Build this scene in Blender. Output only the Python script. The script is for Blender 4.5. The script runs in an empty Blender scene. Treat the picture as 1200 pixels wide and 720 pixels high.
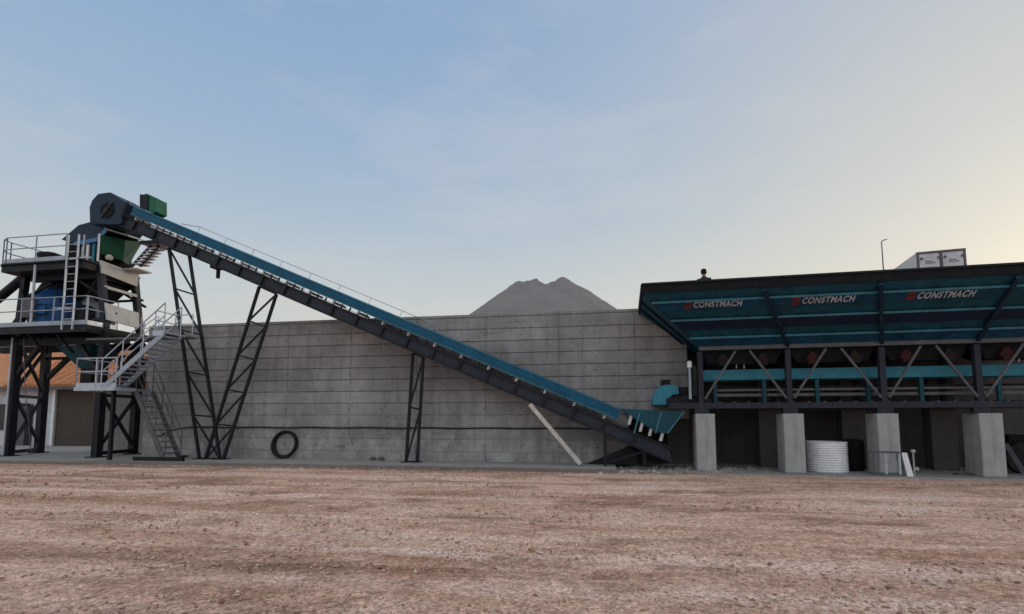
import bpy, bmesh, math, random
from mathutils import Vector, Matrix, noise
random.seed(7)
R = math.radians
scn = bpy.context.scene
COL = scn.collection

# ------------------------------------------------------------------ camera
F, PPX, PPY, YH, HC = 598.0, 600.0, 440.0, 491.0, 1.6     # focal length, centre and horizon measured on the photograph
PIT = math.atan((YH - PPY) / F)
cd = bpy.data.cameras.new('camera'); cam = bpy.data.objects.new('camera', cd); COL.objects.link(cam)
cam.location = (0, 0, HC); cam.rotation_euler = (R(90) + PIT, 0, 0)
cd.sensor_width = 36; cd.lens = 36 * F / 1200; cd.shift_y = 80 / 1200; cd.clip_end = 3000; cd.clip_start = .1
scn.camera = cam

def ray(u, v):
    x = (u - PPX) / F; w = (PPY - v) / F
    return (x, math.cos(PIT) - w * math.sin(PIT), math.sin(PIT) + w * math.cos(PIT))
def at_z(u, v, z):
    r = ray(u, v); k = (z - HC) / r[2]; return (r[0] * k, r[1] * k, z)
class Frame:
    """local axes of a structure: s to the right along its face, y away from the camera, z up"""
    def __init__(f, o, deg):
        f.o = o; t = R(deg); f.t = t
        f.a = (math.cos(t), -math.sin(t)); f.b = (math.sin(t), math.cos(t))
    def loc(f, p):
        dx, dy = p[0] - f.o[0], p[1] - f.o[1]
        return Vector((dx * f.a[0] + dy * f.a[1], dx * f.b[0] + dy * f.b[1], p[2]))
    def world(f, p):
        return Vector((f.o[0] + p[0] * f.a[0] + p[1] * f.b[0], f.o[1] + p[0] * f.a[1] + p[1] * f.b[1], p[2]))
    def at_y(f, u, v, y):
        r = ray(u, v); c = f.o[0] * f.b[0] + f.o[1] * f.b[1]
        k = (y + c) / (r[0] * f.b[0] + r[1] * f.b[1])
        return f.loc((r[0] * k, r[1] * k, HC + r[2] * k))
    def at_z(f, u, v, z): return f.loc(at_z(u, v, z))
    def hit(f, u, v, p, n):
        c = f.loc((0, 0, HC)); d = f.loc(ray(u, v)) - f.loc((0, 0, 0)); d.z = ray(u, v)[2]
        k = (Vector(p) - c).dot(n) / d.dot(n); return c + d * k
W = Frame(at_z(735, 543.5, .12), 10.0)
ho = at_z(828, 547.5, .05); H = Frame((ho[0] * .93, ho[1] * .93), 12.5)
Z0 = Frame((0, 0), 0)

# ------------------------------------------------------------------ materials
MATS = {}
def nodes(name):
    m = bpy.data.materials.new(name); m.use_nodes = True
    nt = m.node_tree; b = nt.nodes['Principled BSDF']
    return m, nt, b
def N(nt, typ, **kw):
    n = nt.nodes.new(typ)
    for k, v in kw.items():
        if k.startswith('i_'):
            n.inputs[k[2:].replace('_', ' ')].default_value = v
        else: setattr(n, k, v)
    return n
def ramp(nt, fac, stops):
    r = nt.nodes.new('ShaderNodeValToRGB'); e = r.color_ramp.elements
    e[0].position, e[0].color = stops[0][0], (*stops[0][1], 1)
    e[1].position, e[1].color = stops[-1][0], (*stops[-1][1], 1)
    for p, c in stops[1:-1]:
        x = e.new(p); x.color = (*c, 1)
    nt.links.new(fac, r.inputs[0]); return r.outputs[0]
def mixc(nt, fac, a, b, mode='MIX'):
    m = nt.nodes.new('ShaderNodeMix'); m.data_type = 'RGBA'; m.blend_type = mode
    for sock, val in ((m.inputs[0], fac), (m.inputs[6], a), (m.inputs[7], b)):
        if hasattr(val, 'links') or hasattr(val, 'is_linked'): nt.links.new(val, sock)
        else: sock.default_value = val if not isinstance(val, tuple) else tuple((*val, 1)[:4])
    return m.outputs[2]
def math_(nt, op, a, b=None, c=None):
    m = nt.nodes.new('ShaderNodeMath'); m.operation = op
    for i, val in enumerate((a, b, c)):
        if val is None: continue
        if hasattr(val, 'is_linked'): nt.links.new(val, m.inputs[i])
        else: m.inputs[i].default_value = val
    return m.outputs[0]
def coords(nt, scale=(1, 1, 1), kind='Object', rot=0):
    tc = nt.nodes.new('ShaderNodeTexCoord'); mp = nt.nodes.new('ShaderNodeMapping')
    mp.inputs['Scale'].default_value = scale; mp.inputs['Rotation'].default_value = (0, 0, rot)
    nt.links.new(tc.outputs[kind], mp.inputs[0]); return mp.outputs[0]
def noise_(nt, vec, scale, detail=5, rough=.6):
    n = N(nt, 'ShaderNodeTexNoise'); n.inputs['Scale'].default_value = scale
    n.inputs['Detail'].default_value = detail; n.inputs['Roughness'].default_value = rough
    nt.links.new(vec, n.inputs['Vector']); return n.outputs['Fac']
def bump(nt, b, h, strength, dist):
    bp = nt.nodes.new('ShaderNodeBump'); bp.inputs['Strength'].default_value = strength
    bp.inputs['Distance'].default_value = dist
    nt.links.new(h, bp.inputs['Height']); nt.links.new(bp.outputs[0], b.inputs['Normal'])

def paint(name, col, rough=.5, metal=0.0, var=.3, scale=2.5, dust=.25, dustcol=(.22, .19, .16)):
    m, nt, b = nodes(name)
    v = coords(nt); n1 = noise_(nt, v, scale, 6, .65)
    vs = coords(nt, (9, 9, .7)); n2 = noise_(nt, vs, 1.5, 5, .6)
    lo = tuple(c * (1 - var) for c in col); hi = tuple(min(1, c * (1 + var)) for c in col)
    c1 = ramp(nt, n1, [(.3, lo), (.7, hi)])
    k = math_(nt, 'MULTIPLY', ramp(nt, n2, [(.5, (0, 0, 0)), (.75, (1, 1, 1))]), dust)
    c2 = mixc(nt, k, c1, dustcol)
    nt.links.new(c2, b.inputs['Base Color'])
    rr = ramp(nt, n1, [(.3, (rough - .1,) * 3), (.7, (min(1, rough + .15),) * 3)])
    nt.links.new(rr, b.inputs['Roughness']); b.inputs['Metallic'].default_value = metal
    dent = noise_(nt, coords(nt, (1, 1, 1)), .9, 3, .5)
    n1 = math_(nt, 'ADD', n1, math_(nt, 'MULTIPLY', dent, 1.5))
    b.inputs['Specular IOR Level'].default_value = .20 if max(col) < .27 else .45
    bump(nt, b, n1, .15, .01)
    return m

M = {}
M['dark_steel'] = paint('dark_steel', (.010, .012, .017), .5, dust=.06)
M['slate'] = paint('slate_steel', (.022, .027, .040), .5, dust=.10)
M['black'] = paint('black_rubber', (.012, .012, .013), .75, dust=.15)
M['cover_blue'] = paint('cover_blue', (.004, .078, .145), .42, var=.25, dust=.06)
M['teal'] = paint('teal_paint', (.007, .058, .082), .5, var=.3, dust=.08)
M['hop_teal'] = paint('hopper_teal', (.006, .062, .095), .5, var=.4, dust=.12)
M['hop_lit'] = paint('hopper_lit_blue', (.004, .052, .105), .5, var=.4, dust=.14)  # bluer tone puts the light caught by the stiffener faces into the colour
M['hop_navy'] = paint('hopper_navy', (.008, .016, .045), .5, var=.3, dust=.06)
M['navy'] = paint('navy_steel', (.010, .025, .050), .45, var=.3, dust=.06)
M['hop_line'] = paint('hopper_edge', (.038, .15, .20), .5, var=.3, dust=.2)  # pale tone; on the bin stiffeners it paints the edge highlight
M['cyan'] = paint('cyan_paint', (.03, .19, .26), .45, var=.25, dust=.2, dustcol=(.08,.09,.09))
M['mix_blue'] = paint('mixer_blue', (.012, .075, .21), .35, var=.35, dust=.08)
M['green'] = paint('green_paint', (.005, .052, .029), .45, var=.3, dust=.08)
M['bright_green'] = paint('bright_green', (.016, .115, .066), .45, dust=.1)
M['galv'] = paint('galvanised', (.42, .46, .52), .42, metal=.35, var=.2, dust=.2)
M['rail'] = paint('rail_grey', (.30, .34, .40), .45, metal=.2, var=.25)
M['strut'] = paint('strut_grey', (.095, .10, .112), .5, var=.3)
M['pale'] = paint('pale_panel', (.44, .45, .45), .55, var=.2, dust=.4, dustcol=(.25, .24, .22))
M['white'] = paint('white_paint', (.75, .76, .78), .5, var=.12, dust=.3, dustcol=(.4, .38, .36))
M['idler'] = paint('idler_white', (.50, .50, .50), .5, var=.2, dust=.3)
M['gate_red'] = paint('gate_red', (.040, .008, .008), .7, dust=.05)
M['gate_brown'] = paint('gate_brown', (.016, .011, .010), .7, dust=.05)
M['edge_blue'] = paint('edge_blue', (.02, .16, .36), .4, dust=.1)
M['truck'] = paint('shaded_truck_panel', (.46, .48, .52), .5, var=.2, dust=.35)  # white dimmed: the shade of its backlit rear is put into the colour
M['sign'] = paint('faded_lettering', (.42, .45, .48), .6, var=.3, dust=.45, dustcol=(.12, .14, .16))
M['red'] = paint('red_paint', (.19, .018, .014), .55)
M['wood'] = paint('weathered_wood', (.50, .46, .42), .8, var=.25)
M['skin'] = paint('skin', (.42, .25, .18), .6, var=.1, dust=0)
M['cloth'] = paint('dark_cloth', (.03, .03, .035), .9, dust=0)
M['hair'] = paint('hair', (.015, .012, .01), .7, dust=0)
M['plaster'] = paint('plaster', (.50, .53, .57), .8, var=.15, dust=.35)
M['door_brown'] = paint('brown_shutter', (.075, .060, .048), .7, var=.15)
M['glass'] = paint('dark_glass', (.03, .035, .04), .15, dust=.1)
M['debris'] = paint('debris', (.10, .095, .09), .8)
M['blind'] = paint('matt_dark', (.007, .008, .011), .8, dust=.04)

def mat_wall():
    m, nt, b = nodes('formed_concrete')
    tc = nt.nodes.new('ShaderNodeTexCoord'); sp = nt.nodes.new('ShaderNodeSeparateXYZ')
    nt.links.new(tc.outputs['Object'], sp.inputs[0])
    v = coords(nt)
    wob = noise_(nt, coords(nt, (1.3, 1, 3)), 1.2, 4)
    z = math_(nt, 'ADD', sp.outputs[2], math_(nt, 'MULTIPLY', math_(nt, 'SUBTRACT', wob, .5), .05))
    zc = math_(nt, 'DIVIDE', z, .434)
    fz = math_(nt, 'FRACT', zc); row = math_(nt, 'FLOOR', zc)
    sx = math_(nt, 'DIVIDE', math_(nt, 'ADD', sp.outputs[0], 99.9), 2.57)
    fx = math_(nt, 'FRACT', sx); colm = math_(nt, 'FLOOR', sx)
    dz = math_(nt, 'MULTIPLY', math_(nt, 'MINIMUM', fz, math_(nt, 'SUBTRACT', 1, fz)), .434)
    dx = math_(nt, 'MULTIPLY', math_(nt, 'MINIMUM', fx, math_(nt, 'SUBTRACT', 1, fx)), 2.57)
    ragged = noise_(nt, coords(nt, (2.2, 1, .8)), 1.6, 6, .7)
    wz = math_(nt, 'MULTIPLY', ramp(nt, ragged, [(.38, (.15,) * 3), (.62, (1,) * 3)]), .026)
    jz = math_(nt, 'LESS_THAN', dz, wz); jx = math_(nt, 'LESS_THAN', dx, .024)
    jzs = math_(nt, 'SUBTRACT', 1, math_(nt, 'MINIMUM', math_(nt, 'DIVIDE', dz, math_(nt, 'ADD', wz, .012)), 1))
    jxs = math_(nt, 'SUBTRACT', 1, math_(nt, 'MINIMUM', math_(nt, 'DIVIDE', dx, .04), 1))
    jst = ramp(nt, math_(nt, 'DIVIDE', z, 5.3), [(.22, (.35,) * 3), (.5, (1,) * 3)])
    joint = math_(nt, 'MAXIMUM', math_(nt, 'MULTIPLY', jzs, jst), math_(nt, 'MULTIPLY', math_(nt, 'MULTIPLY', jxs, ramp(nt, noise_(nt, coords(nt, (1, 1, .9)), 2, 4), [(.4, (.25,) * 3), (.62, (1,) * 3)])), .8))
    wn = nt.nodes.new('ShaderNodeTexWhiteNoise'); wn.noise_dimensions = '2D'
    cb = nt.nodes.new('ShaderNodeCombineXYZ'); nt.links.new(row, cb.inputs[0])
    nt.links.new(cb.outputs[0], wn.inputs[0])
    blot = noise_(nt, v, .55, 7, .65); fine = noise_(nt, v, 9, 8, .7)
    streak = noise_(nt, coords(nt, (2.6, 1, .3)), 1.5, 7, .6)
    base = ramp(nt, blot, [(.30, (.115, .113, .114)), (.5, (.225, .222, .220)), (.68, (.37, .365, .358))])
    base = mixc(nt, .38, base, ramp(nt, fine, [(.3, (.14, .14, .142)), (.7, (.36, .35, .34))]))
    pan = ramp(nt, wn.outputs[0], [(0, (.90, .90, .905)), (1, (1.08, 1.075, 1.065))])
    base = mixc(nt, 1.0, base, pan, 'MULTIPLY')
    base = mixc(nt, math_(nt, 'MULTIPLY', ramp(nt, streak, [(.5, (0,) * 3), (.70, (1,) * 3)]), .42), base, (.105, .101, .100))
    sm = ramp(nt, noise_(nt, coords(nt, (.5, 1, 2.6)), 1.1, 6, .7), [(.56, (0,) * 3), (.7, (1,) * 3)])
    base = mixc(nt, math_(nt, 'MULTIPLY', sm, .55), base, (.075, .07, .068))
    # whitish lime bloom in the lower courses
    low = ramp(nt, math_(nt, 'DIVIDE', sp.outputs[2], 5.3), [(.1, (1,) * 3), (.55, (0,) * 3)])
    bl2 = ramp(nt, noise_(nt, coords(nt, (1.2, 1, .8)), 1.9, 6, .7), [(.48, (0,) * 3), (.64, (1,) * 3)])
    base = mixc(nt, math_(nt, 'MULTIPLY', math_(nt, 'MULTIPLY', low, bl2), .6), base, (.42, .42, .42))
    base = mixc(nt, math_(nt, 'MULTIPLY', joint, .8), base, (.05, .049, .05))
    nt.links.new(base, b.inputs['Base Color']); b.inputs['Roughness'].default_value = .9
    tx = math_(nt, 'ABSOLUTE', math_(nt, 'SUBTRACT', math_(nt, 'FRACT', math_(nt, 'DIVIDE', math_(nt, 'ADD', sp.outputs[0], 99.3), 1.285)), .5))
    tz = math_(nt, 'ABSOLUTE', math_(nt, 'SUBTRACT', math_(nt, 'FRACT', math_(nt, 'DIVIDE', sp.outputs[2], 1.302)), .5))
    th = math_(nt, 'ADD', math_(nt, 'POWER', math_(nt, 'MULTIPLY', tx, 1.285), 2), math_(nt, 'POWER', math_(nt, 'MULTIPLY', tz, 1.302), 2))
    hole = math_(nt, 'LESS_THAN', th, .0009)
    base = mixc(nt, math_(nt, 'MULTIPLY', hole, .7), base, (.05, .048, .047))
    nt.links.new(base, b.inputs['Base Color'])
    h = math_(nt, 'SUBTRACT', math_(nt, 'ADD', math_(nt, 'MULTIPLY', fine, .25), math_(nt, 'MULTIPLY', wn.outputs[0], .12)), joint)
    bump(nt, b, h, .7, .03)
    return m
M['wall'] = mat_wall()

def mat_concrete(name, a, bb, joint=None):
    m, nt, b = nodes(name); v = coords(nt)
    n1 = noise_(nt, v, 1.6, 8, .7); n2 = noise_(nt, v, 16, 6, .7); st = noise_(nt, coords(nt, (7, 7, .5)), 1.2, 5)
    c = mixc(nt, .45, ramp(nt, n1, [(.3, a), (.7, bb)]), ramp(nt, n2, [(.3, a), (.7, bb)]))
    c = mixc(nt, math_(nt, 'MULTIPLY', ramp(nt, st, [(.5, (0,) * 3), (.72, (1,) * 3)]), .45), c, tuple(x * .55 for x in a))
    nt.links.new(c, b.inputs['Base Color']); b.inputs['Roughness'].default_value = .9
    bump(nt, b, math_(nt, 'ADD', n2, math_(nt, 'MULTIPLY', n1, 2)), .5, .012)
    return m
M['pier'] = mat_concrete('pier_concrete', (.25, .255, .26), (.45, .45, .445))
M['slab'] = mat_concrete('slab_concrete', (.20, .197, .192), (.36, .35, .335))
M['shade_conc'] = mat_concrete('shade_toned_concrete', (.05, .045, .042), (.10, .092, .086))  # concrete darkened in its colour to deepen the shade under the bins
M['grey_conc'] = mat_concrete('rough_concrete', (.17, .165, .165), (.30, .29, .285))

def mat_clothed():
    m, nt, b = nodes('clothed_body'); tc = nt.nodes.new('ShaderNodeTexCoord'); sp = nt.nodes.new('ShaderNodeSeparateXYZ'); nt.links.new(tc.outputs['Object'], sp.inputs[0])
    neck = math_(nt, 'GREATER_THAN', sp.outputs[2], 1.50); hand = math_(nt, 'MULTIPLY', math_(nt, 'LESS_THAN', sp.outputs[2], .88), math_(nt, 'GREATER_THAN', math_(nt, 'ABSOLUTE', sp.outputs[0]), .20))
    nt.links.new(mixc(nt, math_(nt, 'MAXIMUM', neck, hand), (.022, .022, .026), (.26, .15, .11)), b.inputs['Base Color']); b.inputs['Roughness'].default_value = .8
    return m
M['clothed'] = mat_clothed()

def mat_ground():
    m, nt, b = nodes('gravel_ground')
    r = R(10)
    def warped(scale, rr, amt, ws):
        base_ = coords(nt, (1, 1, 1), rot=rr)
        nz = N(nt, 'ShaderNodeTexNoise'); nz.inputs['Scale'].default_value = ws; nz.inputs['Detail'].default_value = 3; nt.links.new(base_, nz.inputs['Vector'])
        ad = nt.nodes.new('ShaderNodeVectorMath'); ad.operation = 'MULTIPLY_ADD'; nt.links.new(nz.outputs['Color'], ad.inputs[0]); ad.inputs[1].default_value = (amt, amt, 0); nt.links.new(base_, ad.inputs[2])
        ml = nt.nodes.new('ShaderNodeVectorMath'); ml.operation = 'MULTIPLY'; nt.links.new(ad.outputs[0], ml.inputs[0]); ml.inputs[1].default_value = scale; return ml.outputs[0]
    big = noise_(nt, warped((.13, .5, 1), r, 1.2, .3), 1, 7, .68)
    mid = noise_(nt, warped((.6, 1.25, 1), r + .12, .6, .7), 1, 7, .7)
    tr = noise_(nt, warped((.035, 1.5, 1), r - .05, .35, .12), 1, 4, .5)
    v = coords(nt); fine = noise_(nt, v, 22, 8, .8); med = noise_(nt, v, 6, 6, .7)
    vo = nt.nodes.new('ShaderNodeTexVoronoi'); vo.inputs['Scale'].default_value = 26; nt.links.new(v, vo.inputs['Vector'])
    vo2 = nt.nodes.new('ShaderNodeTexVoronoi'); vo2.inputs['Scale'].default_value = 60; nt.links.new(v, vo2.inputs['Vector'])
    c = ramp(nt, big, [(.30, (.27, .125, .072)), (.42, (.47, .265, .18)), (.54, (.64, .43, .325)), (.70, (.71, .565, .465))])
    c2 = ramp(nt, mid, [(.30, (.27, .13, .075)), (.5, (.56, .355, .26)), (.72, (.70, .55, .45))])
    c = mixc(nt, .45, c, c2)
    c = mixc(nt, math_(nt, 'MULTIPLY', ramp(nt, tr, [(.48, (0,) * 3), (.68, (1,) * 3)]), .7), c, (.74, .56, .475))
    c = mixc(nt, math_(nt, 'MULTIPLY', ramp(nt, tr, [(.30, (1,) * 3), (.41, (0,) * 3)]), .6), c, (.19, .098, .060))
    pat = noise_(nt, coords(nt, (.32, .62, 1), rot=r), 1.1, 8, .72)
    c = mixc(nt, math_(nt, 'MULTIPLY', ramp(nt, pat, [(.50, (0,) * 3), (.62, (1,) * 3)]), .75), c, (.215, .118, .07))
    c = mixc(nt, math_(nt, 'MULTIPLY', ramp(nt, pat, [(.32, (1,) * 3), (.44, (0,) * 3)]), .6), c, (.56, .49, .42))
    g = nt.nodes.new('ShaderNodeRGBToBW'); nt.links.new(vo.outputs['Color'], g.inputs[0])
    g2 = nt.nodes.new('ShaderNodeRGBToBW'); nt.links.new(vo2.outputs['Color'], g2.inputs[0])
    c = mixc(nt, 1, c, ramp(nt, g.outputs[0], [(.1, (.70, .68, .66)), (.85, (1.34, 1.35, 1.37))]), 'MULTIPLY')
    c = mixc(nt, 1, c, ramp(nt, g2.outputs[0], [(.1, (.72,) * 3), (.85, (1.22,) * 3)]), 'MULTIPLY')
    c = mixc(nt, 1, c, ramp(nt, fine, [(.3, (.74,) * 3), (.7, (1.27,) * 3)]), 'MULTIPLY')
    c = mixc(nt, 1, c, ramp(nt, med, [(.3, (.84,) * 3), (.7, (1.14,) * 3)]), 'MULTIPLY')
    c = mixc(nt, 1, c, (1.12, 1.11, 1.12, 1), 'MULTIPLY')
    nt.links.new(c, b.inputs['Base Color']); b.inputs['Roughness'].default_value = .95
    b.inputs['Specular IOR Level'].default_value = .2
    h = math_(nt, 'ADD', math_(nt, 'MULTIPLY', vo.outputs['Distance'], -1.0), math_(nt, 'MULTIPLY', fine, 1.2))
    h = math_(nt, 'ADD', h, math_(nt, 'MULTIPLY', med, 1.5))
    bump(nt, b, h, .8, .03)
    return m
M['ground'] = mat_ground()

def mat_stone(name, cols):
    m, nt, b = nodes(name)
    g = nt.nodes.new('ShaderNodeNewGeometry')
    c = ramp(nt, g.outputs['Random Per Island'], [(i / (len(cols) - 1), k) for i, k in enumerate(cols)])
    c = mixc(nt, 1, c, ramp(nt, noise_(nt, coords(nt), 30, 4), [(.3, (.8,) * 3), (.7, (1.15,) * 3)]), 'MULTIPLY')
    nt.links.new(c, b.inputs['Base Color']); b.inputs['Roughness'].default_value = .9
    return m
M['stone'] = mat_stone('gravel_stone', [(.22, .12, .07), (.40, .27, .19), (.52, .41, .32), (.34, .21, .13), (.60, .53, .46)])
M['rubble'] = mat_stone('rubble_stone', [(.16, .15, .14), (.30, .28, .26), (.22, .17, .14), (.42, .41, .40)])

def mat_pile():
    m, nt, b = nodes('crushed_stone'); v = coords(nt)
    n1 = noise_(nt, v, .9, 7, .7); n2 = noise_(nt, v, 14, 8, .8)
    c = mixc(nt, .5, ramp(nt, n1, [(.3, (.16, .15, .15)), (.7, (.27, .255, .25))]), ramp(nt, n2, [(.3, (.11, .105, .105)), (.7, (.31, .295, .285))]))
    nt.links.new(c, b.inputs['Base Color']); b.inputs['Roughness'].default_value = .95
    bump(nt, b, n2, .9, .06); return m
M['pile'] = mat_pile()

def mat_tiles():
    m, nt, b = nodes('clay_roof_tiles')
    v = coords(nt)
    wv = nt.nodes.new('ShaderNodeTexWave'); wv.inputs['Scale'].default_value = 1.6; nt.links.new(v, wv.inputs['Vector'])
    n1 = noise_(nt, v, 1.2, 6, .7); n2 = noise_(nt, v, 7, 5)
    c = mixc(nt, .5, ramp(nt, n1, [(.3, (.36, .13, .05)), (.7, (.58, .26, .12))]), ramp(nt, n2, [(.3, (.36, .13, .05)), (.7, (.74, .36, .17))]))
    nt.links.new(c, b.inputs['Base Color']); b.inputs['Roughness'].default_value = .85
    bump(nt, b, wv.outputs['Fac'], .8, .05); return m
M['tiles'] = mat_tiles()

# ------------------------------------------------------------------ mesh builder
ORG = {}
class MB:
    def __init__(s, frame=None): s.v = []; s.f = []; s.fr = frame or W
    def poly(s, pts): 
        k = len(s.v); s.v += [Vector(p) for p in pts]; s.f.append(list(range(k, k + len(pts))))
    def hexa(s, lo, hi):                       # two rings of equal length, same winding
        n = len(lo); k = len(s.v); s.v += [Vector(p) for p in lo] + [Vector(p) for p in hi]
        s.f.append([k + i for i in range(n)][::-1]); s.f.append([k + n + i for i in range(n)])
        for i in range(n):
            j = (i + 1) % n; s.f.append([k + i, k + j, k + n + j, k + n + i])
        return s
    def box(s, a0, a1, y0, y1, z0, z1):
        return s.hexa([(a0, y0, z0), (a1, y0, z0), (a1, y1, z0), (a0, y1, z0)], [(a0, y0, z1), (a1, y0, z1), (a1, y1, z1), (a0, y1, z1)])
    def prism(s, pts, y0, y1):                 # (s,z) outline extruded along y
        return s.hexa([(p[0], y0, p[1]) for p in pts], [(p[0], y1, p[1]) for p in pts])
    def beam(s, p, q, w, h=None, up=(0, 0, 1)):
        p, q = Vector(p), Vector(q); h = h or w; d = (q - p).normalized(); up = Vector(up)
        if abs(d.dot(up)) > .97: up = Vector((0, 1, 0))
        x = d.cross(up).normalized() * w / 2; u = x.cross(d).normalized() * h / 2
        return s.hexa([p - x - u, p + x - u, p + x + u, p - x + u], [q - x - u, q + x - u, q + x + u, q - x + u])
    def tube(s, p, q, r, r2=None, n=8):
        p, q = Vector(p), Vector(q); d = (q - p).normalized(); up = Vector((0, 0, 1))
        if abs(d.dot(up)) > .97: up = Vector((0, 1, 0))
        x = d.cross(up).normalized(); u = x.cross(d).normalized(); r2 = r if r2 is None else r2
        c = [(math.cos(2 * math.pi * i / n), math.sin(2 * math.pi * i / n)) for i in range(n)]
        return s.hexa([p + x * a * r + u * b * r for a, b in c], [q + x * a * r2 + u * b * r2 for a, b in c])
    def path(s, pts, r, n=8, closed=False):
        pts = [Vector(p) for p in pts]; m = len(pts); k = len(s.v)
        for i in range(m):
            a = pts[i - 1] if (i or closed) else pts[i]; b = pts[(i + 1) % m] if (i < m - 1 or closed) else pts[i]
            d = (b - a).normalized(); up = Vector((0, 1, 0)) if abs(d.y) < .9 else Vector((0, 0, 1))
            x = d.cross(up).normalized(); u = x.cross(d).normalized()
            for j in range(n):
                t = 2 * math.pi * j / n; s.v.append(pts[i] + x * math.cos(t) * r + u * math.sin(t) * r)
        for i in range(m if closed else m - 1):
            i2 = (i + 1) % m
            for j in range(n):
                j2 = (j + 1) % n; s.f.append([k + i * n + j, k + i * n + j2, k + i2 * n + j2, k + i2 * n + j])
        return s
    def lathe(s, c, prof, n=24, axis='z'):
        k = len(s.v); m = len(prof)
        for r, h in prof:
            for j in range(n):
                t = 2 * math.pi * j / n; a, b = r * math.cos(t), r * math.sin(t)
                p = (a, b, h) if axis == 'z' else ((a, h, b) if axis == 'y' else (h, a, b))
                s.v.append(Vector(c) + Vector(p))
        for i in range(m - 1):
            for j in range(n):
                j2 = (j + 1) % n; s.f.append([k + i * n + j, k + i * n + j2, k + (i + 1) * n + j2, k + (i + 1) * n + j])
        s.f.append([k + j for j in range(n)]); s.f.append([k + (m - 1) * n + j for j in range(n)])
        return s
    def build(s, name, mat, parent=None, at=None, smooth=False, bevel=0):
        if parent is not None: fr, o = ORG[parent]
        else:
            fr = s.fr
            if at is None:
                at = (sum(v.x for v in s.v) / len(s.v), sum(v.y for v in s.v) / len(s.v), min(v.z for v in s.v))
            o = Vector(at)
        me = bpy.data.meshes.new(name)
        if parent is not None and fr is not s.fr: vs = [fr.loc(s.fr.world(v)) - o for v in s.v]
        else: vs = [v - o for v in s.v]
        me.from_pydata([tuple(v) for v in vs], [], s.f)
        bm = bmesh.new(); bm.from_mesh(me); bmesh.ops.recalc_face_normals(bm, faces=bm.faces); bm.to_mesh(me); bm.free()
        if smooth:
            for p in me.polygons: p.use_smooth = True
        me.materials.append(M[mat] if isinstance(mat, str) else mat)
        ob = bpy.data.objects.new(name, me); COL.objects.link(ob)
        if parent is not None: ob.parent = parent
        else: ob.location = fr.world(o); ob.rotation_euler = (0, 0, -fr.t)
        ORG[ob] = (fr, o)
        if bevel:
            bv = ob.modifiers.new('bevel', 'BEVEL'); bv.width = bevel; bv.segments = 2; bv.limit_method = 'ANGLE'
        if smooth:
            es = ob.modifiers.new('edges', 'EDGE_SPLIT'); es.split_angle = R(40)
        return ob
def tag(o, label=None, cat=None, group=None, kind=None):
    if label: o['label'] = label
    if cat: o['category'] = cat
    if group: o['group'] = group
    if kind: o['kind'] = kind
    return o
def thing(name, label, cat, at, frame=None, group=None):
    fr = frame or W; o = bpy.data.objects.new(name, None); COL.objects.link(o)
    o.empty_display_size = .2; o.location = fr.world(at); o.rotation_euler = (0, 0, -fr.t)
    ORG[o] = (fr, Vector(at)); return tag(o, label, cat, group)
def copy_tree(o, parent=None):
    c = o.copy(); COL.objects.link(c); c.parent = parent; ORG[c] = ORG[o]
    for ch in list(o.children): copy_tree(ch, c)
    return c

# ------------------------------------------------------------------ ground
def ground():
    def axis(lo, hi, n, far):
        mid = [lo + (hi - lo) * i / n for i in range(n + 1)]
        return [-far, -far * .4, lo - 25] + mid + [hi + 25, far * .4, far]
    xs = axis(-40, 40, 230, 900); ys = axis(-6, 34, 210, 900)
    vs = []; t = R(10)
    for y in ys:
        for x in xs:
            e = min(1, max(0, (40 - abs(x)) / 8)) * min(1, max(0, min(y + 6, 16 - y * .0 - 0) / 6)) 
            a = x * math.cos(t) - y * math.sin(t); b = x * math.sin(t) + y * math.cos(t)
            wl = W.loc((x, y, 0)).y
            e *= min(1, max(0, (-wl - 2.6) / 3))
            z = .045 * noise.noise((a * .12, b * .9, 3)) + .03 * noise.noise((a * .6, b * 1.6, 9)) + .015 * noise.noise((a * 3, b * 3, 1))
            vs.append((x, y, z * e))
    nx = len(xs); fs = [[j * nx + i, j * nx + i + 1, (j + 1) * nx + i + 1, (j + 1) * nx + i] for j in range(len(ys) - 1) for i in range(nx - 1)]
    me = bpy.data.meshes.new('ground'); me.from_pydata(vs, [], fs); me.materials.append(M['ground'])
    for p in me.polygons: p.use_smooth = True
    o = bpy.data.objects.new('ground', me); COL.objects.link(o); tag(o, kind='structure')
ground()

def rocks(name, mat, pts, label, cat):
    vs = []; fs = []
    base = [(1, 0, 0), (-1, 0, 0), (0, 1, 0), (0, -1, 0), (0, 0, 1), (0, 0, -1)]
    tri = [(0, 2, 4), (2, 1, 4), (1, 3, 4), (3, 0, 4), (2, 0, 5), (1, 2, 5), (3, 1, 5), (0, 3, 5)]
    for (x, y, z, r) in pts:
        k = len(vs); a = random.random() * 6.28; ca, sa = math.cos(a), math.sin(a)
        sx, sy, sz = [r * random.uniform(.6, 1.3) for _ in range(3)]; sz *= .7
        for p in base:
            q = (p[0] * sx + random.uniform(-.3, .3) * r, p[1] * sy + random.uniform(-.3, .3) * r, p[2] * sz + random.uniform(-.2, .2) * r)
            vs.append((x + q[0] * ca - q[1] * sa, y + q[0] * sa + q[1] * ca, z + q[2]))
        fs += [[k + i for i in t] for t in tri]
    me = bpy.data.meshes.new(name); me.from_pydata(vs, [], fs); me.materials.append(M[mat])
    o = bpy.data.objects.new(name, me); COL.objects.link(o); tag(o, label, cat, kind='stuff')
pts = []
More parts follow.
